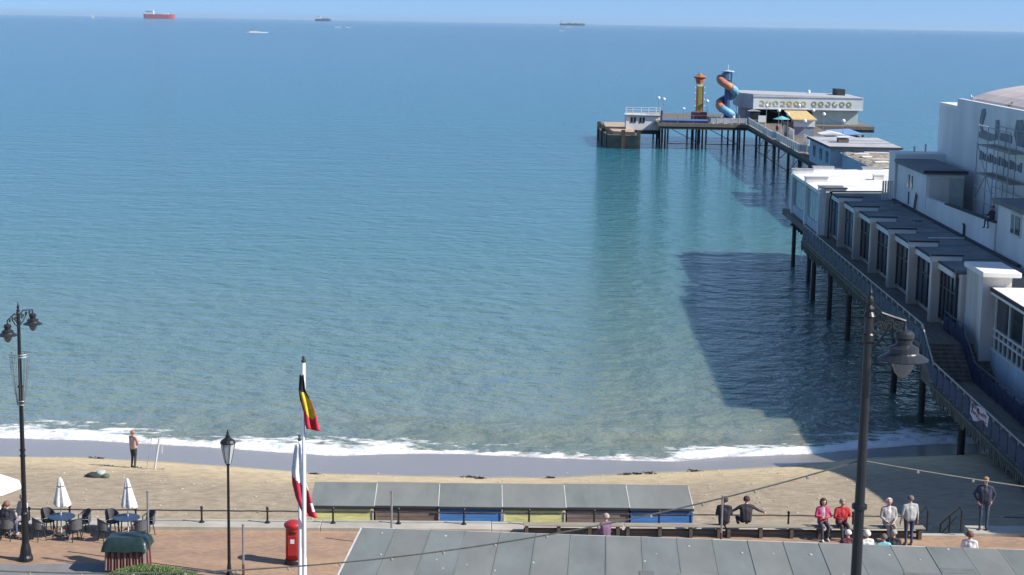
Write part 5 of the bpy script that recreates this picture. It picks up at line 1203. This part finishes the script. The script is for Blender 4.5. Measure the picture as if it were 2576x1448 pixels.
t = thing('sailing_boat', 'tiny white sailing boat on the horizon at the far upper left', 'boat', (-3550, 14000, 0))
b = NB(); prism(b, [(-16, 0), (-10, -3), (12, -3), (18, 0), (12, 3), (-10, 3)], -1, 3.5); ob('hull', b, white, t)
b = NB(); tube(b, [(0, 0, 3), (0, 0, 44)], .35, 6); ob('mast', b, white, t)
for pts in (((-1, 0, 5), (-13, 0, 6), (-1, 0, 42)), ((1, 0, 5), (16, 0, 5), (1, 0, 38))):
    b = NB(); A = [b.verts.new(p_) for p_ in pts]; B_ = [b.verts.new((p_[0], p_[1] + .3, p_[2])) for p_ in pts]; b.faces.new(A); b.faces.new(list(reversed(B_)))
    for k in range(3): b.faces.new([A[k], A[(k+1) % 3], B_[(k+1) % 3], B_[k]])
    ob('sail', b, cloth((.76, .75, .72)), t)
def motor(label, x, y, L, wake):
    t = thing('motor_boat', label, 'boat', (x, y, 0), 0, 'small boats out at sea')
    b = NB(); prism(b, [(L / 2, -L * .13), (L / 2, L * .13), (-L * .2, L * .14), (-L * .5, 0), (-L * .2, -L * .14)], -.3, lambda X, Y: L * .11 + max(0, -X) * .06); ob('hull', b, white, t)
    b = NB(); prism(b, [(L * .2, -L * .09), (L * .2, L * .09), (-L * .12, L * .09), (-L * .12, -L * .09)], L * .1, lambda X, Y: L * .24); ob('cabin', b, M('cabin_grey', (.30, .27, .28), .5), t)
    if wake:
        b = NB(); n = 22
        for k in range(n):
            f = k / n; ball(b, (L * .5 + f * L * 1.05, random.uniform(-1, 1) * L * .05 * (1 + f), .1), L * .10 * (1 - .4 * f), 1, (1.6, 1, .55))
        for k in range(6): ball(b, (-L * .45 + k * L * .15, -L * .16, 0), L * .06, 1, (2, 1, .6))
        ob('wake_foam', b, M('foam_white', (.80, .80, .79), .9, .05), t)
motor('white motor boat with foaming wake below the horizon at left', -419, 2650, 16, True)
motor('left one of two white specks of boats below the dark grey ship', -528, 4900, 10, True); motor('right one of two white specks of boats below the dark grey ship', -497, 4900, 9, True)
motor('tiny white boat below the long low ship', 131, 4900, 8, True); motor('tiny white boat just in front of the long low ship', 309, 10000, 16, True)

# ------------------------------------------------------------------ gulls on the hall roof, white tables on the pier head
gull_w, gull_g = M('gull_white', (.75, .75, .74), .7, .05), M('gull_grey', (.12, .12, .13), .7, .1)
for i, (u, v, z, rz, mt_, lb) in enumerate(((31.9, 119.2, 17.08, .5, gull_g, 'dark bird on the curved hall roof, left of the others'), (32.4, 113.6, 17.37, 1.1, gull_g, 'dark bird on the curved hall roof near the right edge'), (31.2, 127.0, 17.2, 2.0, gull_w, 'white gull standing on the hall parapet'), (34.5, 122.6, 17.97, .2, gull_w, 'white gull higher up on the curved hall roof'))):
    q = P(u, v, z); t = thing('gull', lb, 'bird', q, rz, 'birds on the hall roof')
    b = NB(); ball(b, (0, 0, .20), 1, 2, (.24, .10, .10)); tube(b, [(-.15, 0, .21), (-.36, 0, .19)], [.07, .02], 8); tube(b, [(.15, 0, .24), (.22, 0, .36)], [.06, .045], 8); ball(b, (.24, 0, .38), .06, 2); tube(b, [(.29, 0, .38), (.36, 0, .365)], [.02, .006], 6); ob('body', b, mt_, t, smooth=True)
    for s_ in (-.05, .05):
        b = NB(); tube(b, [(.02, s_, .13), (.02, s_, -.02)], .012, 5); ob('leg', b, M('gull_leg', (.4, .25, .12), .6), t)
wt = thing('white_table', 'x', 'table', (0, 0, 0), 0, 'white tables on the pier head')
b = NB(); lathe(b, [(.40, .70), (.42, .72), (.42, .75)], 14); ob('table_top', b, white, wt)
b = NB(); lathe(b, [(.25, 0), (.25, .04), (.05, .06), (.04, .7)], 10); ob('pedestal', b, white, wt)
lbs = ['leftmost white table behind the pier head balustrade', 'second white table from the left on the pier head', 'middle white table behind the pier head balustrade', 'second white table from the right on the pier head', 'rightmost white table behind the pier head balustrade']
for i, lb in enumerate(lbs):
    o = wt if i == 0 else dup(wt, (0, 0, 0)); o.location = P(27.9 + i * 1.15, 304.7 + .7 * (i % 2), 4.8); o['label'] = lb

# ------------------------------------------------------------------ more stalls on the pier deck
t = Pier('parasol', 'open teal parasol on the pier deck before the dark pavilion front', 'parasol', (37.6, 284, 4.8))
b = NB(); tube(b, [(37.6, 284, 4.8), (37.6, 284, 7.3)], .04, 6); t.part('pole', b, white)
b = NB(); ap = b.verts.new((37.6, 284, 7.5)); rim = [b.verts.new((37.6 + 1.5 * math.cos(2*math.pi*k/8), 284 + 1.5 * math.sin(2*math.pi*k/8), 6.95)) for k in range(8)]
for k in range(8): b.faces.new([ap, rim[k], rim[(k+1) % 8]])
b.faces.new(list(reversed(rim))); t.part('canopy', b, cloth((.16, .46, .52)))
def stall(label, u0, u1, v0, v1, zt, wallm, roofm, rise=.35):
    t = Pier('deck_stall', label, 'stall', ((u0 + u1) / 2, (v0 + v1) / 2, 4.8), 'small stalls on the pier deck')
    b = NB(); box(b, u0, u1, v0, v1, 4.81, zt); t.part('wall', b, wallm)
    um = (u0 + u1) / 2
    b = NB(); A = [[b.verts.new((u, v, z)) for u, z in ((u0 - .2, zt), (um, zt + rise), (u1 + .2, zt))] for v in (v0 - .2, v1 + .2)]
    for k in range(2): b.faces.new([A[0][k], A[0][k+1], A[1][k+1], A[1][k]])
    b.faces.new(A[0]); b.faces.new(list(reversed(A[1]))); b.faces.new([A[0][0], A[1][0], A[1][2], A[0][2]]); t.part('roof', b, roofm)
    b = NB(); box(b, u0 + .3, u1 - .3, v0 - .05, v0 - .005, 5.7, zt - .25); t.part('hatch', b, glass_d)
    b = NB(); box(b, u0 + .1, u1 - .1, v0 - .45, v0 - .055, 5.55, 5.66); t.part('counter', b, bench_w)
stall('small white stall with pale pitched roof in the middle of the pier deck', 38.4, 41.4, 244, 248, 7.0, white, paleroof)
stall('narrow grey stall with brown roof on the left of the pier deck', 35.2, 37.0, 229, 233, 6.9, bluewall, M('brown_awning', (.20, .13, .10), .8, .2))
stall('small cream stall with grey roof beside the blue roofed shelter', 39.0, 42.0, 232, 237, 7.1, cream, greyroof)
stall('blue stall with grey roof at the left end of the lettered pavilion', 34.4, 36.2, 303.8, 306.2, 7.2, bluep, greyroof, .25)
for i, (u, v) in enumerate(((36.0, 240.5), (36.0, 257.0))):
    t = Pier('wind_screen', ('nearer' if i == 0 else 'farther') + ' glazed white wind screen standing on the left side of the deck', 'screen', (u, v, 4.8), 'wind screens on the pier deck')
    for k in range(4):
        b = NB(); box(b, u - .03, u + .03, v + k * 1.5 + .06, v + k * 1.5 + 1.44, 5.1, 6.6); t.part('pane', b, M('pale_screen_glass', (.42, .50, .55), .2, .1, 1))
        b = NB(); box(b, u - .05, u + .05, v + k * 1.5 - .05, v + k * 1.5 + .05, 4.81, 6.75); t.part('post', b, white)
    b = NB(); box(b, u - .05, u + .05, v, v + 6.05, 6.752, 6.84); t.part('top_rail', b, white)
# small roof fittings on the arcade and the white roof
for i, (u, v, w_, d_, h_, lb) in enumerate(((25.2, 117.2, .5, .5, .35, 'small grey vent box on the arcade roof, nearer one'), (26.2, 129.8, .6, .4, .3, 'small grey vent box on the arcade roof, farther one'), (28.6, 151.0, .9, .7, .45, 'pale vent box on the bright white roof'))):
    t = Pier('roof_vent', lb, 'vent', (u, v, 8.7 if u < 27 else 8.84)); z0 = 8.68 if u < 27 else 8.84
    b = NB(); box(b, u, u + w_, v, v + d_, z0, z0 + h_); t.part('box', b, galv if u < 27 else white_old)
    b = NB(); box(b, u - .06, u + w_ + .06, v - .06, v + d_ + .06, z0 + h_ + .003, z0 + h_ + .06); t.part('cowl', b, grey_iron if u < 27 else white)

# ------------------------------------------------------------------ sea haze
b = NB(); box(b, -60000, 60000, -40, 62000, -6, 95); hz = ob('haze', b); props(hz, None, None, None, 'stuff')
hm = bpy.data.materials.new('sea_haze'); hm.use_nodes = True; nt = hm.node_tree
for n in list(nt.nodes):
    if n.type == 'BSDF_PRINCIPLED': nt.nodes.remove(n)
pv_ = nd(nt, 'ShaderNodeVolumePrincipled'); pv_.inputs['Color'].default_value = (.66, .84, 1, 1); pv_.inputs['Density'].default_value = 1.6e-5; pv_.inputs['Anisotropy'].default_value = .2
lk(nt, pv_.outputs[0], nt.nodes['Material Output'].inputs['Volume']); hz.data.materials.append(hm)
